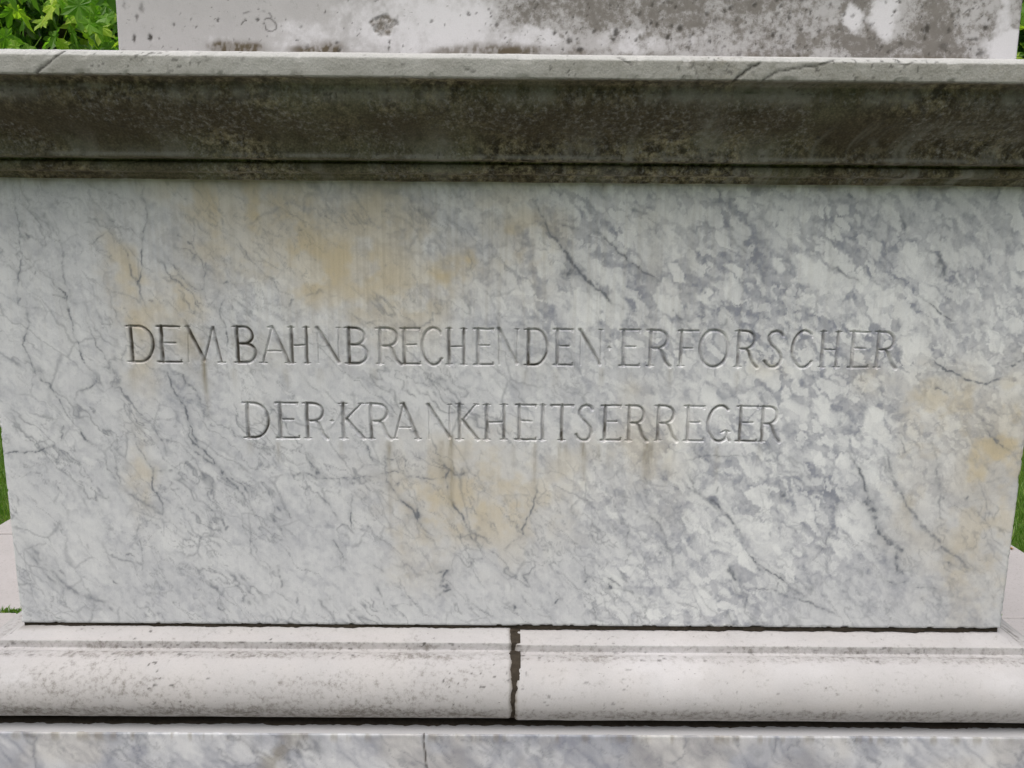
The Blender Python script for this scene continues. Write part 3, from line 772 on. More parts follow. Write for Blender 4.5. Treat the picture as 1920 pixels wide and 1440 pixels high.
# top sheet of the cornice
nV0 = len(Vc); rimtop = np.array([[-HX - .1, -.1, 1.030], [HX + .1, -.1, 1.030], [HX + .1, BACK + .1, 1.030], [-HX - .1, BACK + .1, 1.030]])
Vc = np.concatenate([Vc, rimtop]); pat = np.concatenate([pat, np.tile([[.2, 0, 0]], (4, 1))]); wr = np.concatenate([wr, np.zeros((4, 3))])
child('cornice', mesh_from('cornice', Vc, [Fc, np.array([[nV0, nV0 + 1, nV0 + 2, nV0 + 3]])], {'pattern': pat, 'wear': wr}), SOILED, 'moulded stone cornice blackened by dirt and algae')

# ---- the block above the cornice
YB = 0.05
bx0, bx1 = -.701, .881; bz0, bz1 = 1.030, 2.35
bz = np.unique(np.concatenate([spaced(bz0, 1.20, .0021), spaced(1.20, bz1, .02)]).round(5))
bxs = edge_samples(bx0, bx1, .0021, .006)
X, Z = np.meshgrid(bxs, bz)
Yb = YB + (fbm(X, Z, 8, 4, 501) - .5) * .002
dE = np.minimum(X - bx0, bx1 - X); tE = np.clip((.005 - dE) / .005, 0, 1); Yb += .005 * (1 - np.sqrt(1 - tE * tE))
sw = (fbm(X, Z, 16, 5, 511) - .5) * .12; sw2 = (fbm(X, Z, 16, 5, 521) - .5) * .12


def bb(px_, py_, rx, ry, s, soft=1.6, warp=1.0):
    c = on(px_, py_, YB)
    return s * blob(X + sw * warp, Z + sw2 * warp, c[0], c[2], rx * .00103, ry * .00103, 0, soft)


xr = (X - bx0) / (bx1 - bx0)
soot_shade = .46 * sstep(.40, .47, xr + sw * .5) * (.35 + 1.15 * sstep(.38, .64, fbm(X, Z, 15, 5, 531, .6))) + .3 * sstep(.4, .47, xr + sw * .5) * (fbm(X, Z, 60, 4, 533, .65) - .45) * 2
soot_shade += .10 * sstep(.3, .7, fbm(X, Z, 9, 5, 541)) + .22 * sstep(.40, .47, xr + sw * .5) * sstep(.5, .68, fbm(X, Z, 34, 4, 543))
for a in ((1010, 20, 120, 30, .3), (1250, 20, 120, 40, .25), (1430, 40, 120, 60, .25), (1760, 40, 36, 60, .6), (1550, 90, 120, 18, .5), (1700, 105, 130, 12, .7), (1890, 30, 18, 26, .6), (1650, 10, 40, 20, .4), (1620, 60, 8, 30, .5)): soot_shade += bb(*a)
light = np.zeros_like(X)
for a in ((760, 40, 130, 60, .65), (560, 70, 60, 30, .5), (880, 50, 60, 50, .6), (1600, 38, 22, 22, .95), (1662, 30, 26, 40, .95), (1895, 95, 40, 36, .95), (1010, 70, 60, 24, .5), (1180, 80, 80, 20, .4), (420, 80, 60, 16, .3), (1880, 50, 10, 60, .6), (1300, 70, 60, 20, .25)): light = 1 - (1 - light) * (1 - np.clip(bb(*a, warp=.28), 0, 1))
light = .9 * sstep(.15, .75, light + (fbm(X, Z, 60, 5, 551, .7) - .5) * .8) * sstep(.02, .3, light)
soot_shade -= light * .8
brown = np.zeros_like(X)
for a in ((445, 88, 50, 12, 1.0), (420, 90, 26, 9, .9), (474, 88, 22, 9, .9), (612, 88, 32, 13, .95), (600, 92, 40, 8, .9), (560, 92, 20, 6, .6), (930, 98, 60, 14, .8), (840, 95, 34, 10, .6), (985, 92, 50, 8, .6), (1080, 102, 40, 5, .5), (1450, 105, 60, 5, .5), (1750, 112, 60, 6, .6), (1235, 100, 30, 6, .35)): brown = 1 - (1 - brown) * (1 - np.clip(bb(*a, warp=.16), 0, 1))
brown *= .55 + .6 * sstep(.35, .6, fbm(X * 1.0, Z * .5, 130, 4, 561))
speck = np.zeros_like(X); rng = np.random.default_rng(5)
pts = [(265, 15, 4, 8, .5), (232, 10, 3, 8, .35), (252, 72, 2.5, 7, .9), (281, 70, 3.2, 6, .95), (297, 73, 1.5, 2, .7), (408, 39, 3, 3, .85), (455, 42, 1.6, 2, .8), (483, 37, 3, 3, .85), (368, 50, 1.4, 1.5, .7), (556, 76, 2, 2, .9), (595, 10, 1.5, 1.5, .8), (880, 28, 1.8, 1.8, .8), (729, 90, 2, 3, .8), (757, 85, 1.6, 2, .8), (1155, 62, 5, 6, .9), (1150, 75, 4, 3, .8), (1068, 77, 4, 5, .8), (1088, 93, 5, 5, .85),
       (1040, 62, 3, 3, .8), (1740, 55, 4.5, 9, .85), (1830, 75, 4, 4, .7), (1780, 58, 4, 4, .7), (1850, 52, 5, 4, .7), (1480, 33, 3, 5, .7), (1450, 67, 4, 5, .8), (1463, 70, 3, 4, .8), (1253, 70, 4, 4, .8), (1275, 54, 5, 5, .8), (1840, 100, 7, 5, .6), (1770, 88, 8, 6, .5), (1408, 62, 3, 3, .7), (1370, 15, 3, 3, .7)]
for k in range(420):
    x_ = rng.uniform(910, 1860) if rng.random() < .85 else rng.uniform(230, 910)
    r_ = rng.choice([1.1, 1.5, 2.1, 3.0], p=[.4, .3, .2, .1]); pts.append((x_, rng.uniform(-10, 112), r_, r_ * rng.uniform(.8, 1.6), rng.uniform(.4, .85)))
for px_, py_, rx, ry, s in pts:
    c = on(px_, py_, YB); i0, i1 = np.searchsorted(bxs, [c[0] - .03, c[0] + .03]); j0, j1 = np.searchsorted(bz, [c[2] - .03, c[2] + .03])
    n = fbm(X[j0:j1, i0:i1], Z[j0:j1, i0:i1], 220, 2, 571)
    b = s * blob(X[j0:j1, i0:i1] + (n - .5) * .006, Z[j0:j1, i0:i1] + (n - .5) * .005, c[0], c[2], rx * .00105, ry * .00105, 0, 1.8)
    np.maximum(speck[j0:j1, i0:i1], b, out=speck[j0:j1, i0:i1])
    if rx > 2: Yb[j0:j1, i0:i1] += b * .0015
# old dowel hole, filled with tan mortar
c = on(716, 44, YB); rr = np.hypot(X + sw * .22 + (fbm(X, Z, 110, 3, 583) - .5) * .012 - c[0], Z + sw2 * .22 - c[2])
plug = sstep(.022, .017, rr)
ring = np.exp(-((rr - .0195) / .0022) ** 2)
Yb += plug * .0012 + plug * (fbm(X, Z, 200, 3, 581) - .5) * .004; soot_shade = np.maximum(soot_shade, plug * .5)
c2 = on(505, 46, YB); hj = (fbm(X, Z, 90, 3, 587) - .5) * .011; r2 = np.hypot((X + sw * .06 + hj - c2[0]), (Z + sw2 * .06 - hj - c2[2])); crk = np.exp(-((r2 - .0095) / .0013) ** 2) * .75
c3 = on(1815, 28, YB); r3 = np.hypot((X + sw * .06 + hj - c3[0] + (Z - c3[2]) * -.5) / .8, (Z + hj - c3[2]) / 1.2); crk = np.maximum(crk, np.exp(-((r3 - .0075) / .0014) ** 2) * .7 * sstep(.35, .55, fbm(X, Z, 80, 2, 589)))
d_ = np.full(X.shape, 9.)
Pq = onf([(455, 26), (470, 21), (490, 20), (505, 25), (510, 33)], YB)
for a, b in zip(Pq[:-1], Pq[1:]): d_ = np.minimum(d_, seg_dist(X + sw * .05, Z + sw2 * .05, a, b)[0])
crk = np.maximum(crk, .6 * np.exp(-(d_ / .0013) ** 2) * sstep(.35, .6, fbm(X, Z, 100, 2, 591)))
brown = np.maximum(brown, plug * (.02 + .5 * sstep(.48, .68, fbm(X, Z, 160, 3, 601))))
speck = np.maximum(speck, ring * .55 * sstep(.4, .6, fbm(X, Z, 90, 2, 611)))
light = light * (1 - plug)
pink = np.maximum(.06 * sstep(.4, .7, fbm(X, Z, 7, 3, 621)), plug * .3)
V2b, q, side, cap, _, _ = block_faces(bxs, bz, Yb, 1.80)
taper = 1 - .016 * (V2b[:, 2] - 1.06)
V2b[:, 0] = .09 + (V2b[:, 0] - .09) * taper
ng = X.size; pat = np.stack([np.clip(np.where(soot_shade > .45, .45 + .62 * (soot_shade - .45), soot_shade), 0, .9), light, pink], -1).reshape(-1, 3); wr = np.stack([crk, speck, np.clip(brown, 0, .95)], -1).reshape(-1, 3)
ex = len(V2b) - ng
pat = np.concatenate([pat, np.tile([[.25, 0, .1]], (ex, 1))]); wr = np.concatenate([wr, np.zeros((ex, 3))])
child('upper_block', mesh_from('upper_block', V2b, [q, side, cap], {'pattern': pat, 'wear': wr}), PALE, 'white block set back above the cornice, sooty and pitted on its right half')

# ---- the base moulding in two stones with an open mortar joint
tc = (-.050, -.0930); tr = .0600
tor = [(.050 + tr * math.cos(math.radians(a)), -.0930 + tr * math.sin(math.radians(a)), 0) for a in np.linspace(100, -88, 34)]
BP = [(-.05, -.0062, 0), (-.004, -.0062, .001), (.002, -.0078, .002), (.008, -.0125, .004), (.020, -.0165, .004), (.0285, -.0200, .002), (.0295, -.0345, .0015), (.036, -.0352, .001)] + tor[1:] + [(.020, -.1555, .001), (.004, -.1600, .002), (.004, -.1675, 0)]
PB, CB = fillet_profile(BP, .0015, .0035)
TB = np.gradient(PB, axis=0); NB = np.stack([-TB[:, 1], TB[:, 0]], -1); NB /= np.linalg.norm(NB, axis=1)[:, None] + 1e-9
if NB[len(NB) // 2, 0] < 0: NB = -NB
XJ = on(963, 1270, -.09)[0]


def base_stone(sgn, seed, dz, name, label):
    gap = .0036
    xj = XJ + sgn * gap
    L = HX - sgn * xj
    s = np.concatenate([np.array([0, .0012, .003]), spaced(.006, L, .0027)])
    f = np.stack([xj + sgn * s, np.zeros_like(s), sgn * (s / L) ** 6, -np.ones_like(s)], -1)
    ts = np.linspace(0, 1, 60)
    sd1 = side_path(sgn * HX, 0, sgn * HX, BACK, sgn, 0, ts)[1:]
    bk = np.stack([np.linspace(sgn * HX, 0, 30), np.full(30, BACK), np.linspace(sgn, 0, 30), np.ones(30)], -1)[1:]
    path = np.concatenate([f, sd1, bk]); nf = len(s)
    X = path[None, :, 0] + PB[:, 0][:, None] * path[None, :, 2]; Y = path[None, :, 1] + PB[:, 0][:, None] * path[None, :, 3]
    Z = np.repeat(PB[:, 1][:, None], len(path), 1) + 0.0
    fr = np.zeros(len(path)); fr[:nf] = 1
    A = X * fr + Y * (1 - fr)
    S = np.repeat(np.concatenate([[0], np.cumsum(np.linalg.norm(np.diff(PB, axis=0), axis=1))])[:, None], len(path), 1)
    dsp = (fbm(A, S, 14, 5, seed) - .5) * .0016 - CB[:, None] * .0005 * sstep(.58, .75, fbm(A, S * .2, 60, 3, seed + 9))
    dj = np.concatenate([s, np.full(len(path) - nf, 9.)])
    rag = (fbm(S[:, :1] * 1.0 + seed, S[:, :1] * 0, 60, 4, seed + 21) - .5) * .006
    if sgn > 0: rag = rag + .007 * sstep(.05, .022, S[:, :1])
    X = X + sgn * rag * np.exp(-dj[None, :] / .010)
    dsp -= .003 * np.exp(-(dj[None, :] / .0025) ** 2) * (.4 + fbm(S, S * 0, 90, 3, seed + 31))
    Xd = X + dsp * NB[:, 0][:, None] * path[None, :, 2]; Yd = Y + dsp * NB[:, 0][:, None] * path[None, :, 3]; Zd = Z + dsp * NB[:, 1][:, None] + dz * fr * np.ones_like(Z)
    low = fbm(A, S, 5, 5, seed + 41); mid = fbm(A * .5, S, 34, 5, seed + 51)
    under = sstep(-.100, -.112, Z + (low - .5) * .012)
    fill = sstep(-.0195, -.021, Z) * sstep(-.036, -.0335, Z)
    soot_shade = .06 + .42 * under * (.6 + .9 * (mid - .4)) + .14 * sstep(.5, .68, fbm(A * .22, S, 30, 4, seed + 43)) * (.8 if sgn < 0 else .5) + .24 * fill * (.6 + mid) + (.17 if sgn < 0 else .03) * sstep(.42, .7, low) * sstep(-.035, -.08, Z)
    soot_shade = soot_shade + (.10 if sgn < 0 else .03) * sstep(.5, .7, mid)
    soot_shade += .6 * sstep(-.139, -.149, Z)  # shade under the torus painted onto its underside
    light = np.zeros_like(X)
    for px_, py_, rx, ry, s_ in ((1230, 1270, 90, 40, .55), (1330, 1265, 160, 40, .5), (1890, 1275, 80, 36, .6), (1050, 1280, 60, 40, .35), (50, 1265, 90, 30, .6), (1600, 1260, 140, 40, .3), (880, 1240, 70, 14, .4), (700, 1190, 200, 7, .5), (540, 1192, 80, 6, .5)):
        c = on(px_, py_, -.09); light = 1 - (1 - light) * (1 - s_ * blob(A, Z, c[0], c[2], rx * .00092, ry * .001) * fr)
    light = .6 * light * (1 - under) * (.15 + .7 * sstep(.35, .65, fbm(A * .6, S, 16, 5, seed + 47)))
    pink = np.clip(.25 + .75 * sstep(.4, .65, fbm(A, S, 8, 4, seed + 61)), 0, 1) * (1 - under) * .45
    brown = .7 * sstep(-.138, -.148, Z) * sstep(.35, .6, mid) + .35 * sstep(.010, .0, S) * 0  # first term adds brown to the painted shade of the underside
    brown = brown + .45 * np.exp(-np.clip(A + .95, 0, 9) / .08) * sstep(-.012, -.006, Z) * fr
    brown = np.clip(brown + .75 * np.exp(-(dj[None, :] / .004) ** 2) * (.3 + fbm(S, A, 150, 3, seed + 71)), 0, .9)
    sp = sstep(.83, .88, fbm(A * .7, S, 170, 2, seed + 81, .3)) * sstep(.5, .62, fbm(A, S, 11, 4, seed + 91)) * (.8 if sgn < 0 else .45)
    sp = np.maximum(sp, fill * .6 * sstep(.78, .86, fbm(A * .5, S, 160, 2, seed + 95)))
    pat = np.stack([np.clip(soot_shade, 0, 1), np.clip(light, 0, 1), pink], -1).reshape(-1, 3)
    wr = np.stack([np.zeros_like(X), sp, brown], -1).reshape(-1, 3)
    V = np.stack([Xd, Yd, Zd], -1).reshape(-1, 3)
    F = [grid_faces(len(PB), len(path), sgn > 0)]
    ends = np.arange(len(PB)) * len(path)
    # the broken end face at the joint
    inner = V[ends].copy(); inner[:, 1] = .03
    n0 = len(V); V = np.concatenate([V, inner])
    a = ends[:-1]; b = ends[1:]; k = n0 + np.arange(len(PB))
    e = np.stack([a, b, k[1:], k[:-1]], -1)
    F.append(e if sgn > 0 else e[:, ::-1].copy())
    pat = np.concatenate([pat, np.tile([[.6, 0, 0]], (len(PB), 1))]); wr = np.concatenate([wr, np.tile([[0, 0, .6]], (len(PB), 1))])
    return child(name, mesh_from(name, V, F, {'pattern': pat, 'wear': wr}), PALE, label)


base_stone(-1, 700, 0.0, 'base_moulding', 'left rounded base stone, greyer and peppered with dark pits')
base_stone(1, 800, -.0035, 'base_moulding', 'right rounded base stone, paler and cleaner')
# mortar between the two stones
mj_s = np.linspace(-1, 1, 9)
Pm = PB.copy(); mx = []
for i, (o_, z_) in enumerate(Pm):
    for u in mj_s:
        n = (vnoise(np.array([i * .35]), np.array([u * 3.0]), 905)[0] - .5) * .004
        mx.append((XJ + u * .013, -(o_ - .0035 + n - .0015 * (1 - u * u) * 0), z_ - .001))
child('mortar_joint', mesh_from('mortar_joint', np.array(mx), grid_faces(len(Pm), 9)), MORTAR, 'dark crumbling mortar joint between the two base stones')

bx_ = spaced(-HX - .072, HX + .072, .005)  # dark strip laid under the torus to paint in the shade there
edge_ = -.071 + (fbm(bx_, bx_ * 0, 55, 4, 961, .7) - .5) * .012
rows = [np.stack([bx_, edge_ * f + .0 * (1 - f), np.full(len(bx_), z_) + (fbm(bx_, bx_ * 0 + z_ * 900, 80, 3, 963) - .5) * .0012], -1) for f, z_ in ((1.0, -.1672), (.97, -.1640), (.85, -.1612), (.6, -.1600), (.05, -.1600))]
child('mortar_shade_bed', mesh_from('mortar_shade_bed', np.concatenate(rows), grid_faces(len(rows), len(bx_))), MORTAR, 'black strip painting in the shade between the rounded moulding and the plinth')
bz_ = spaced(-HX + .004, HX - .004, .004)
bedV = np.concatenate([np.stack([bz_, .0045 + (fbm(bz_, bz_ * 0, 28, 5, 951, .7) - .5) * .011, np.full(len(bz_), z_)], -1) for z_ in (-.0085, .0012)])
child('mortar_shade_bed', mesh_from('mortar_shade_bed', bedV, grid_faces(2, len(bz_))), MORTAR, 'dark bed joint under the inscribed block')

# ---- the plinth under the moulding
PZ1, PZ0, PY = -.1665, GROUND - .05, -.1005
pz = np.unique(np.concatenate([spaced(PZ0, -.34, .02), edge_samples(-.34, PZ1, .0026, .003)[6:]]).round(5))
pxs = edge_samples(-HX + PY, HX - PY, .0026, .003)
X, Z = np.meshgrid(pxs, pz)
d = np.minimum(np.minimum(X - pxs[0], pxs[-1] - X), PZ1 - Z); t = np.clip((.003 - d) / .003, 0, 1)
Yp = PY + .003 * (1 - np.sqrt(1 - t * t)) + (fbm(X, Z, 5, 3, 1001) - .5) * .001
Yp += .0016 * sstep(.006, 0, d) * sstep(.62, .75, fbm(X, Z * .1, 80, 3, 1005))
WX = X + (fbm(X, Z, 24, 4, 1011) - .5) * .02; WZ = Z + (fbm(X, Z, 24, 4, 1021) - .5) * .02
U = WX * ca + WZ * sa; W = -WX * sa + WZ * ca
vein = np.zeros_like(X)
for fr, st, lw, sd_ in ((6, .62, .016, 1023), (11, .5, .018, 1025), (21, .36, .02, 1027)):
    n = fbm(U * .6, W * 1.4, fr, 5, sd_, .6)
    vein = 1 - (1 - vein) * (1 - st * np.exp(-(np.abs(n - .5) / lw) ** 1.4) * sstep(.40, .62, fbm(X, Z, 10, 4, 1031 + sd_)))
Pq = onf([(791, 1362), (794, 1378), (793, 1392), (797, 1410), (800, 1440), (804, 1490), (800, 1560)], PY)
d_ = np.full(X.shape, 9.)
for a, b in zip(Pq[:-1], Pq[1:]): d_ = np.minimum(d_, seg_dist(X + (fbm(X, Z, 90, 2, 1041) - .5) * .004, Z, a, b)[0])
ck = np.exp(-(d_ / .0016) ** 2); Yp += ck * .004
cloud = fbm(U * .7, W * 1.2, 8, 6, 1051)
grey = .55 * sstep(.42, .7, cloud) + .2 * sstep(.45, .7, fbm(X, Z, 30, 4, 1061))
stain = .16 * sstep(.5, .7, fbm(X, Z, 6, 4, 1071)); white = .3 * sstep(.55, .7, fbm(X, Z, 14, 3, 1081))
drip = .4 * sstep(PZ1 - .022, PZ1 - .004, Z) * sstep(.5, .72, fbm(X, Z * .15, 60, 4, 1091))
drip = np.maximum(drip, .5 * np.exp(-((X - on(520, 1430, PY)[0]) / .05) ** 2) * sstep(.4, .7, fbm(X, Z, 18, 4, 1095)))
for fr, st, lw, sd_ in ((6, .45, .05, 1193), (13, .45, .055, 1195), (28, .3, .06, 1197)):
    n = fbm(U * .5, W * 1.5, fr, 4, sd_, .58)
    grey = 1 - (1 - grey) * (1 - st * np.exp(-(np.abs(n - .5) / lw) ** 1.2))
V2p, q, side, cap, _, _ = block_faces(pxs, pz, Yp, BACK - PY)
ex = len(V2p) - X.size
pat = np.concatenate([np.stack([vein, stain, grey], -1).reshape(-1, 3), np.tile([[.05, .05, .25]], (ex, 1))])
wr = np.concatenate([np.stack([white, drip, ck * .93], -1).reshape(-1, 3), np.tile([[.1, .05, 0]], (ex, 1))])
child('plinth', mesh_from('plinth', V2p, [q, side, cap], {'pattern': pat, 'wear': wr}), MARBLE, 'veined marble plinth below the moulding, with a thin vertical crack')

# ------------------------------------------------------------------ ground, lawn, pavement
def lawn_material():
    M = Mat('lawn_soil')
    col = M.mix(M.noise(3, 6, 0.6), (0.055, 0.105, 0.018), (0.10, 0.175, 0.032))
    col = M.mix(M.rng(M.noise(40, 5), 0.5, 0.75), col, (0.09, 0.075, 0.04))
    M.bump(M.noise(60, 6), 0.6, 0.02)
    return M.done(col, 0.95, 0.1)


ground = add_obj('lawn', mesh_from('lawn', np.array([[-600, -600, GROUND - .02], [600, -600, GROUND - .02], [600, 600, GROUND - .02], [-600, 600, GROUND - .02]]), np.array([[0, 1, 2, 3]]), smooth=False), lawn_material())
tag(ground, kind='structure')


def slab_material():
    M = Mat('paving_stone')
    oi = M.new('ShaderNodeObjectInfo')
    col = M.mix(M.noise(6, 6, 0.6), (0.42, 0.395, 0.39), (0.54, 0.505, 0.505))
    col = M.mix(M.math('MULTIPLY', oi.outputs['Random'], 0.35), col, (0.42, 0.40, 0.40))
    col = M.mix(M.rng(M.noise(70, 5, 0.7), 0.54, 0.75), col, (0.30, 0.27, 0.25))
    col = M.mix(M.rng(M.noise(210, 2, 0.5), 0.66, 0.72), col, (0.16, 0.145, 0.13))
    M.bump(M.noise(160, 6, 0.7), 0.3, 0.004)
    return M.done(col, 0.85, 0.25)


SLAB = slab_material()
XL, XR = on(9, 977, Z=GROUND)[0], on(1910, 1028, Z=GROUND)[0]
bed = add_obj('pavement', mesh_from('pavement', np.array([[XL, -1.9, GROUND - .012], [XR, -1.9, GROUND - .012], [XR, 4.4, GROUND - .012], [XL, 4.4, GROUND - .012]]), np.array([[0, 1, 2, 3]]), smooth=False), MORTAR)
tag(bed, kind='structure')
colx = [XL, -1.86, -1.0, 0.0, 1.0, 1.86, XR]
rowy = [-1.9, -1.0, -0.12, 0.87, 1.737, 2.62, 3.5, 4.4]


def slab_mesh(w, h, seed):
    r = random.Random(seed); g = .006; b = .005; t = .03
    ring_ = lambda i, z: [(-w / 2 + i, -h / 2 + i, z), (w / 2 - i, -h / 2 + i, z), (w / 2 - i, h / 2 - i, z), (-w / 2 + i, h / 2 - i, z)]
    vs = ring_(g, -t) + ring_(g, -b) + ring_(g + b * .4, -b * .3) + ring_(g + b * 1.3, 0)
    fs = [(12, 13, 14, 15)]
    for k in range(3):
        for i in range(4):
            j = (i + 1) % 4; fs.append((k * 4 + i, k * 4 + j, k * 4 + 4 + j, k * 4 + 4 + i))
    me = bpy.data.meshes.new('paving_slab'); me.from_pydata(vs, [], fs); me.update()
    return me


for i in range(len(colx) - 1):
    for j in range(len(rowy) - 1):
        if -1.01 < colx[i] and colx[i + 1] < 1.01 and rowy[j] > -.2 and rowy[j + 1] < 1.8: continue
        w = colx[i + 1] - colx[i]; h = rowy[j + 1] - rowy[j]
        o = add_obj('paving_slab', slab_mesh(w, h, i * 17 + j), SLAB, bed)
        rr_ = random.Random(i * 31 + j)
        o.location = ((colx[i] + colx[i + 1]) / 2, (rowy[j] + rowy[j + 1]) / 2, GROUND + rr_.uniform(-.002, .002))
        o.rotation_euler = (rr_.uniform(-.002, .002), rr_.uniform(-.002, .002), rr_.uniform(-.002, .002))


def blade_mesh(name, places, hmin, hmax, wd, seed):
    rng = np.random.default_rng(seed); n = len(places)
    a = rng.random(n) * 6.283; h = rng.uniform(hmin, hmax, n); lean = rng.uniform(.1, .9, n) * h; la = rng.random(n) * 6.283
    dx, dy = np.cos(a) * wd, np.sin(a) * wd
    p = np.asarray(places)
    v0 = p - np.stack([dx, dy, 0 * a], -1); v1 = p + np.stack([dx, dy, 0 * a], -1)
    md = p + np.stack([np.cos(la) * lean * .35, np.sin(la) * lean * .35, h * .62], -1)
    v2 = md + np.stack([dx, dy, 0 * a], -1) * .8; v3 = md - np.stack([dx, dy, 0 * a], -1) * .8
    v4 = p + np.stack([np.cos(la) * lean, np.sin(la) * lean, h], -1)
    V = np.stack([v0, v1, v2, v3, v4], 1).reshape(-1, 3); b = np.arange(n)[:, None] * 5
    q = b + np.array([[0, 1, 2, 3]]); t = b + np.array([[3, 2, 4]])
    tone = np.repeat(rng.random((n, 1)), 5, 0).repeat(3, 1)
    return mesh_from(name, V, [q, t], {'tone': tone})


def leafy_material(name, c0, c1, c2, trans=0.35, use_obj=False):
    M = Mat(name)
    if use_obj: f = M.new('ShaderNodeObjectInfo').outputs['Random']
    else: f = M.attr('tone')[0]
    r = M.new('ShaderNodeValToRGB'); e = r.color_ramp.elements
    e[0].position = 0.0; e[0].color = (*c0, 1); e[1].position = 1.0; e[1].color = (*c2, 1)
    k = e.new(.62); k.color = (*c1, 1)
    M.put(r.inputs[0], f)
    col = M.mix(1.0, r.outputs[0], gain(M, M.noise(30, 4), .85, 1.15), 'MULTIPLY')
    M.done(col, 0.45, 0.4)
    tb = M.new('ShaderNodeBsdfTranslucent'); M.put(tb.inputs['Color'], M.mix(1.0, col, (1.5, 1.9, .5), 'MULTIPLY'))
    mx = M.new('ShaderNodeMixShader'); mx.inputs[0].default_value = trans
    M.t.links.new(M.b.outputs[0], mx.inputs[1]); M.t.links.new(tb.outputs[0], mx.inputs[2])
    out = [n for n in M.t.nodes if n.type == 'OUTPUT_MATERIAL'][0]
    M.t.links.new(mx.outputs[0], out.inputs['Surface'])
    return M.m


GRASS = leafy_material('grass_blades', (.085, .17, .025), (.14, .26, .04), (.26, .32, .09), .38)
rng = np.random.default_rng(3)
n = 34000
gp = np.concatenate([np.stack([rng.uniform(XL - 2.6, XL - .005, n), rng.uniform(1.2, 6.5, n), np.full(n, GROUND - .02)], -1),
                     np.stack([rng.uniform(XR + .005, XR + 2.6, n), rng.uniform(1.2, 6.5, n), np.full(n, GROUND - .02)], -1)])
grass = add_obj('grass', blade_mesh('grass', gp, .03, .085, .0028, 4), GRASS)
tag(grass, 'short green lawn grass on both sides of the paving', 'grass', kind='stuff')
mp = []
for (xa, xb, yy) in ((XL, -1.06, 1.737), (1.06, XR, 1.737)):
    k = 1500
    x_ = rng.uniform(xa, xb, k); keep = vnoise(x_ * 6, x_ * 0, 77) > .36
    x_ = x_[keep]; mp.append(np.stack([x_, yy + rng.normal(0, .006, len(x_)), np.full(len(x_), GROUND - .006)], -1))
moss = add_obj('moss', blade_mesh('moss', np.concatenate(mp), .008, .028, .0035, 9), GRASS)
tag(moss, 'moss and tiny weeds growing in the joints between the paving slabs', 'moss', kind='stuff')

# ------------------------------------------------------------------ trees
BARK_M = Mat('bark')
bc = BARK_M.mix(BARK_M.noise(9, 7, .65, BARK_M.obj((1, 1, .25))), (.03, .024, .018), (.12, .10, .08))
BARK_M.bump(BARK_M.noise(20, 6, .7, BARK_M.obj((1, 1, .3))), .8, .03)
BARK = BARK_M.done(bc, .95, .1)
LEAF = leafy_material('broad_leaf', (.075, .17, .02), (.21, .38, .05), (.52, .60, .10), .5, True)
FOLI = leafy_material('foliage', (.02, .06, .009), (.045, .12, .018), (.13, .23, .03), .32)


def lobed_leaf(seed):
    """a five-lobed leaf about 1 unit wide, folded along its midribs"""
    r = random.Random(seed)
    rim = []
    for k, (ang, ln) in enumerate(((-150, .32), (-118, .55), (-92, .33), (-62, .78), (-30, .40), (0, 1.0), (30, .40), (62, .78), (92, .33), (118, .55), (150, .32))):
        a = math.radians(ang + r.uniform(-6, 6)); l = ln * r.uniform(.9, 1.08)
        tip = k % 2 == 1
        if tip:
            for da, f in ((-12, .72), (0, 1.0), (12, .72)):
                aa = a + math.radians(da); rim.append((math.sin(aa) * l * f, math.cos(aa) * l * f, -.16 * (l * f) ** 2 + (.05 if da == 0 else -.02)))
        else:
            rim.append((math.sin(a) * l, math.cos(a) * l, .05))
    V = [(0, 0, 0), (0, -.35, .02)] + rim + [(-.012, -.9, -.05), (.012, -.9, -.05), (.012, 0, .0), (-.012, 0, .0)]
    k = len(rim)
    F = [(0, 2 + i, 2 + (i + 1)) for i in range(k - 1)] + [(0, 2 + k - 1, 1), (0, 1, 2)]
    F.append((2 + k, 3 + k, 4 + k, 5 + k))
    return np.array(V), F


def leaf_object_mesh(seed):
    V, F = lobed_leaf(seed)
    me = bpy.data.meshes.new('leaf'); me.from_pydata([tuple(v) for v in V], [], F); me.update()
    me.materials.append(LEAF)
    return me


LEAF_MESHES = [leaf_object_mesh(s) for s in range(6)]
_lv, _lf = lobed_leaf(3)
_tri = np.array([f for f in _lf if len(f) == 3])


def foliage_mesh(name, C, size, seed, down=.8):
    rng = np.random.default_rng(seed); n = len(C)
    a = rng.random(n) * 6.283; tilt = rng.uniform(.3, 1.5, n) * down; roll = rng.normal(0, .5, n); s = size * rng.uniform(.6, 1.25, n)
    v = _lv[:len(_lv) - 4]
    x = v[:, 0][None, :] * np.cos(roll)[:, None] + v[:, 2][None, :] * np.sin(roll)[:, None]
    z = -v[:, 0][None, :] * np.sin(roll)[:, None] + v[:, 2][None, :] * np.cos(roll)[:, None]
    y = np.repeat(v[:, 1][None, :], n, 0)
    y2 = y * np.cos(tilt)[:, None] + z * np.sin(tilt)[:, None]; z2 = -y * np.sin(tilt)[:, None] + z * np.cos(tilt)[:, None]
    x3 = x * np.cos(a)[:, None] - y2 * np.sin(a)[:, None]; y3 = x * np.sin(a)[:, None] + y2 * np.cos(a)[:, None]
    V = np.stack([x3, y3, z2], -1) * s[:, None, None] + C[:, None, :]
    nv = v.shape[0]
    F = (np.arange(n)[:, None, None] * nv + _tri[None]).reshape(-1, 3)
    tone = np.repeat(rng.random(n) ** 1.3, nv)[:, None].repeat(3, 1)
    return mesh_from(name, V.reshape(-1, 3), F, {'tone': tone}, False)


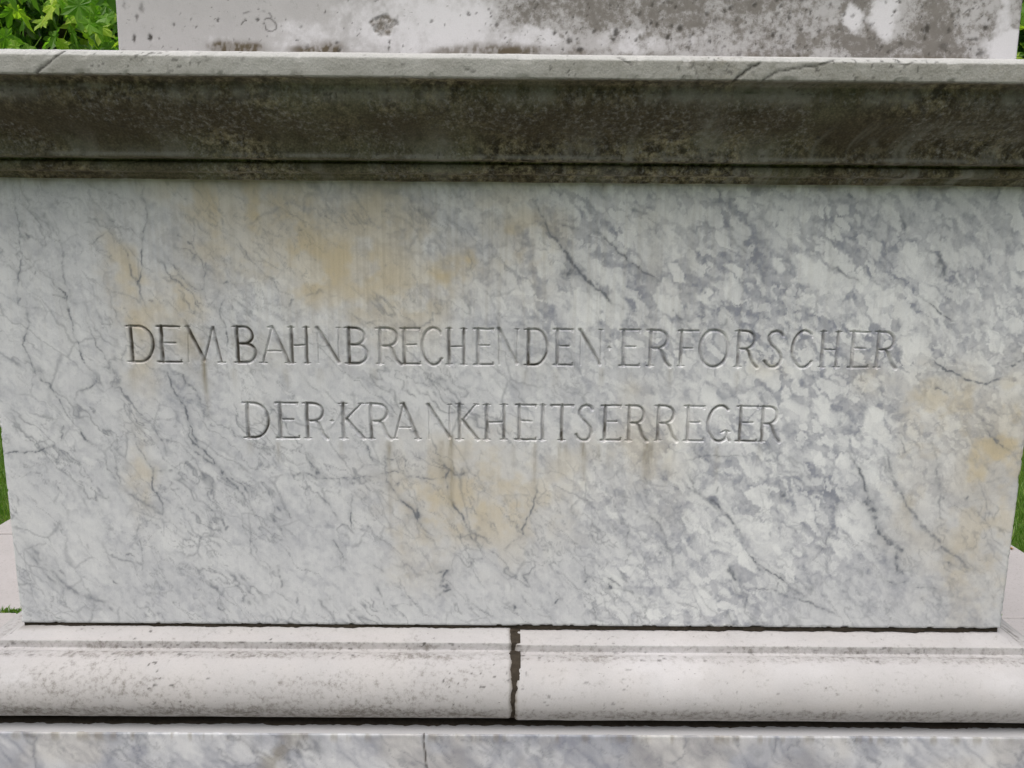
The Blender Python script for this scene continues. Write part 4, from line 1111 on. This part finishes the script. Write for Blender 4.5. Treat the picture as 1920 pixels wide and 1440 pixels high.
def tube(pts, rad, nseg=10):
    pts = np.asarray(pts, float); V = []; 
    for i, p in enumerate(pts):
        t = pts[min(i + 1, len(pts) - 1)] - pts[max(i - 1, 0)]; t /= np.linalg.norm(t)
        u = np.cross(t, [.3, 1, .2]); u /= np.linalg.norm(u); w = np.cross(t, u)
        for k in range(nseg):
            a = 6.28318 * k / nseg; V.append(p + rad[i] * (math.cos(a) * u + math.sin(a) * w))
    F = []
    for i in range(len(pts) - 1):
        for k in range(nseg):
            j = (k + 1) % nseg; F.append((i * nseg + k, i * nseg + j, (i + 1) * nseg + j, (i + 1) * nseg + k))
    return np.array(V), np.array(F)


def crown_points(n, centre, rad, seed, clumps=34):
    rng = np.random.default_rng(seed)
    cc = rng.normal(size=(clumps, 3)); cc /= np.linalg.norm(cc, axis=1)[:, None]
    cc = cc * (rng.random((clumps, 1)) ** .4) * np.array(rad) + np.array(centre)
    k = rng.integers(0, clumps, n)
    p = rng.normal(size=(n, 3)) * np.array(rad) * .2
    return cc[k] + p


def tree(label, base, height, crown_c, crown_r, limbs, leaf_places, nfol, seed, group=None, leaf_size=.155, fol_size=.15):
    t = empty('broadleaf_tree', base); tag(t, label, 'tree', group)
    rng = random.Random(seed); b = np.array(base)
    pts = [b * 0]
    for i in range(1, 9):
        f = i / 8; pts.append(np.array([rng.uniform(-.06, .06) * i, rng.uniform(-.06, .06) * i, height * f]))
    V, F = tube(pts, [.20 * (1 - .75 * i / 8) + (.10 if i == 0 else 0) for i in range(9)], 12)
    add_obj('trunk', mesh_from('trunk', V, F), BARK, t)
    for (h, tgt) in limbs:
        s = np.array([0, 0, h]); e = np.array(tgt) - b
        L = []
        for i in range(8):
            f = i / 7; L.append(s * (1 - f) + e * f + np.array([0, 0, .25 * math.sin(f * 3.14)]) + np.array([rng.uniform(-.05, .05) for _ in range(3)]) * (1 if 0 < i < 7 else 0))
        V, F = tube(L, [.06 * (1 - .85 * i / 7) + .004 for i in range(8)], 7)
        add_obj('limb', mesh_from('limb', V, F), BARK, t)
    if nfol:
        C = crown_points(nfol, np.array(crown_c) - b, crown_r, seed)
        C = C[C[:, 2] > .9]
        f = add_obj('foliage', foliage_mesh('foliage', C, fol_size, seed + 1), FOLI, t); tag(f, kind='stuff')
    rl = random.Random(seed + 5)
    for p in leaf_places:
        o = add_obj('leaf', LEAF_MESHES[rl.randrange(6)], None, t)
        o.location = Vector(p) - Vector(base)
        s = leaf_size * rl.uniform(.65, 1.3); o.scale = (s, s, s)
        o.rotation_euler = (rl.uniform(-2.3, -.7), rl.uniform(-.6, .6), rl.uniform(-1.2, 1.2))
    return t


def seen_cluster(n, px0, px1, py0, py1, d0, d1, seed):
    """points spread through a wedge of the crown that the photograph shows"""
    r = random.Random(seed); out = []
    for _ in range(n):
        out.append(tuple(on(r.uniform(px0, px1), r.uniform(py0, py1), r.uniform(d0, d1))))
    return out


lp = seen_cluster(230, -60, 260, -60, 130, 4.2, 6.6, 21)
tree('broadleaf tree with large drooping lobed leaves behind the left end of the cornice', (-5.0, 7.4, GROUND), 5.6, (-4.6, 6.9, 3.7), (2.3, 2.0, 1.7),
     [(2.3, on(40, 60, 5.4)), (2.7, on(190, 20, 5.0)), (2.1, on(110, 95, 6.0)), (3.2, (-6.2, 6.4, 4.4)), (3.6, (-4.0, 8.2, 4.8)), (3.9, (-5.3, 6.3, 5.3))], lp, 5200, 40)
rp = seen_cluster(45, 1880, 1990, -60, 140, 4.6, 6.8, 22)
tree('dark green broadleaf tree glimpsed past the right edge of the upper block', (5.9, 7.6, GROUND), 5.2, (5.4, 7.2, 3.5), (2.1, 2.0, 1.7),
     [(2.2, on(1925, 70, 5.6)), (2.8, (6.8, 6.8, 4.2)), (3.3, (5.0, 8.4, 4.6)), (3.6, (6.2, 6.6, 5.0))], rp, 4200, 50, leaf_size=.14)

# wood behind the trees; unseen part round the camera added to block low sky
rng = np.random.default_rng(12)
cs = []
for k in range(84):
    a = math.radians(360 * k / 84 + rng.uniform(-2, 2)); R = rng.uniform(15, 20)
    c = np.array([math.sin(a) * R, math.cos(a) * R, GROUND + rng.uniform(1.2, 6.0)])
    cs.append(crown_points(300, c, (2.3, 2.3, 4.0), 300 + k, 14))
wc = np.concatenate(cs); wc = wc[wc[:, 2] > GROUND]
wood = add_obj('wood', foliage_mesh('wood', wc, .46, 77), FOLI)
tag(wood, 'dark mass of trees far behind the monument, ring added unseen behind the camera to block low sky', 'wood', kind='stuff')

# ------------------------------------------------------------------ small things
DRY_M = Mat('dry_leaf'); DRY = DRY_M.done(DRY_M.mix(DRY_M.noise(40, 4), (.42, .20, .07), (.55, .33, .14)), .8, .2)
V, F = lobed_leaf(11)
me = bpy.data.meshes.new('dry_leaf'); me.from_pydata([(v[0] * .045, v[1] * .045, abs(v[2]) * .06) for v in V], [], F); me.update()
dl = add_obj('dry_leaf', me, DRY); p = on(1894, 1029, Z=GROUND)
dl.location = (p[0], p[1], GROUND + .006); dl.rotation_euler = (.15, .2, 1.0)
tag(dl, 'curled orange dry leaf on the paving edge beside the right-hand grass', 'leaf')
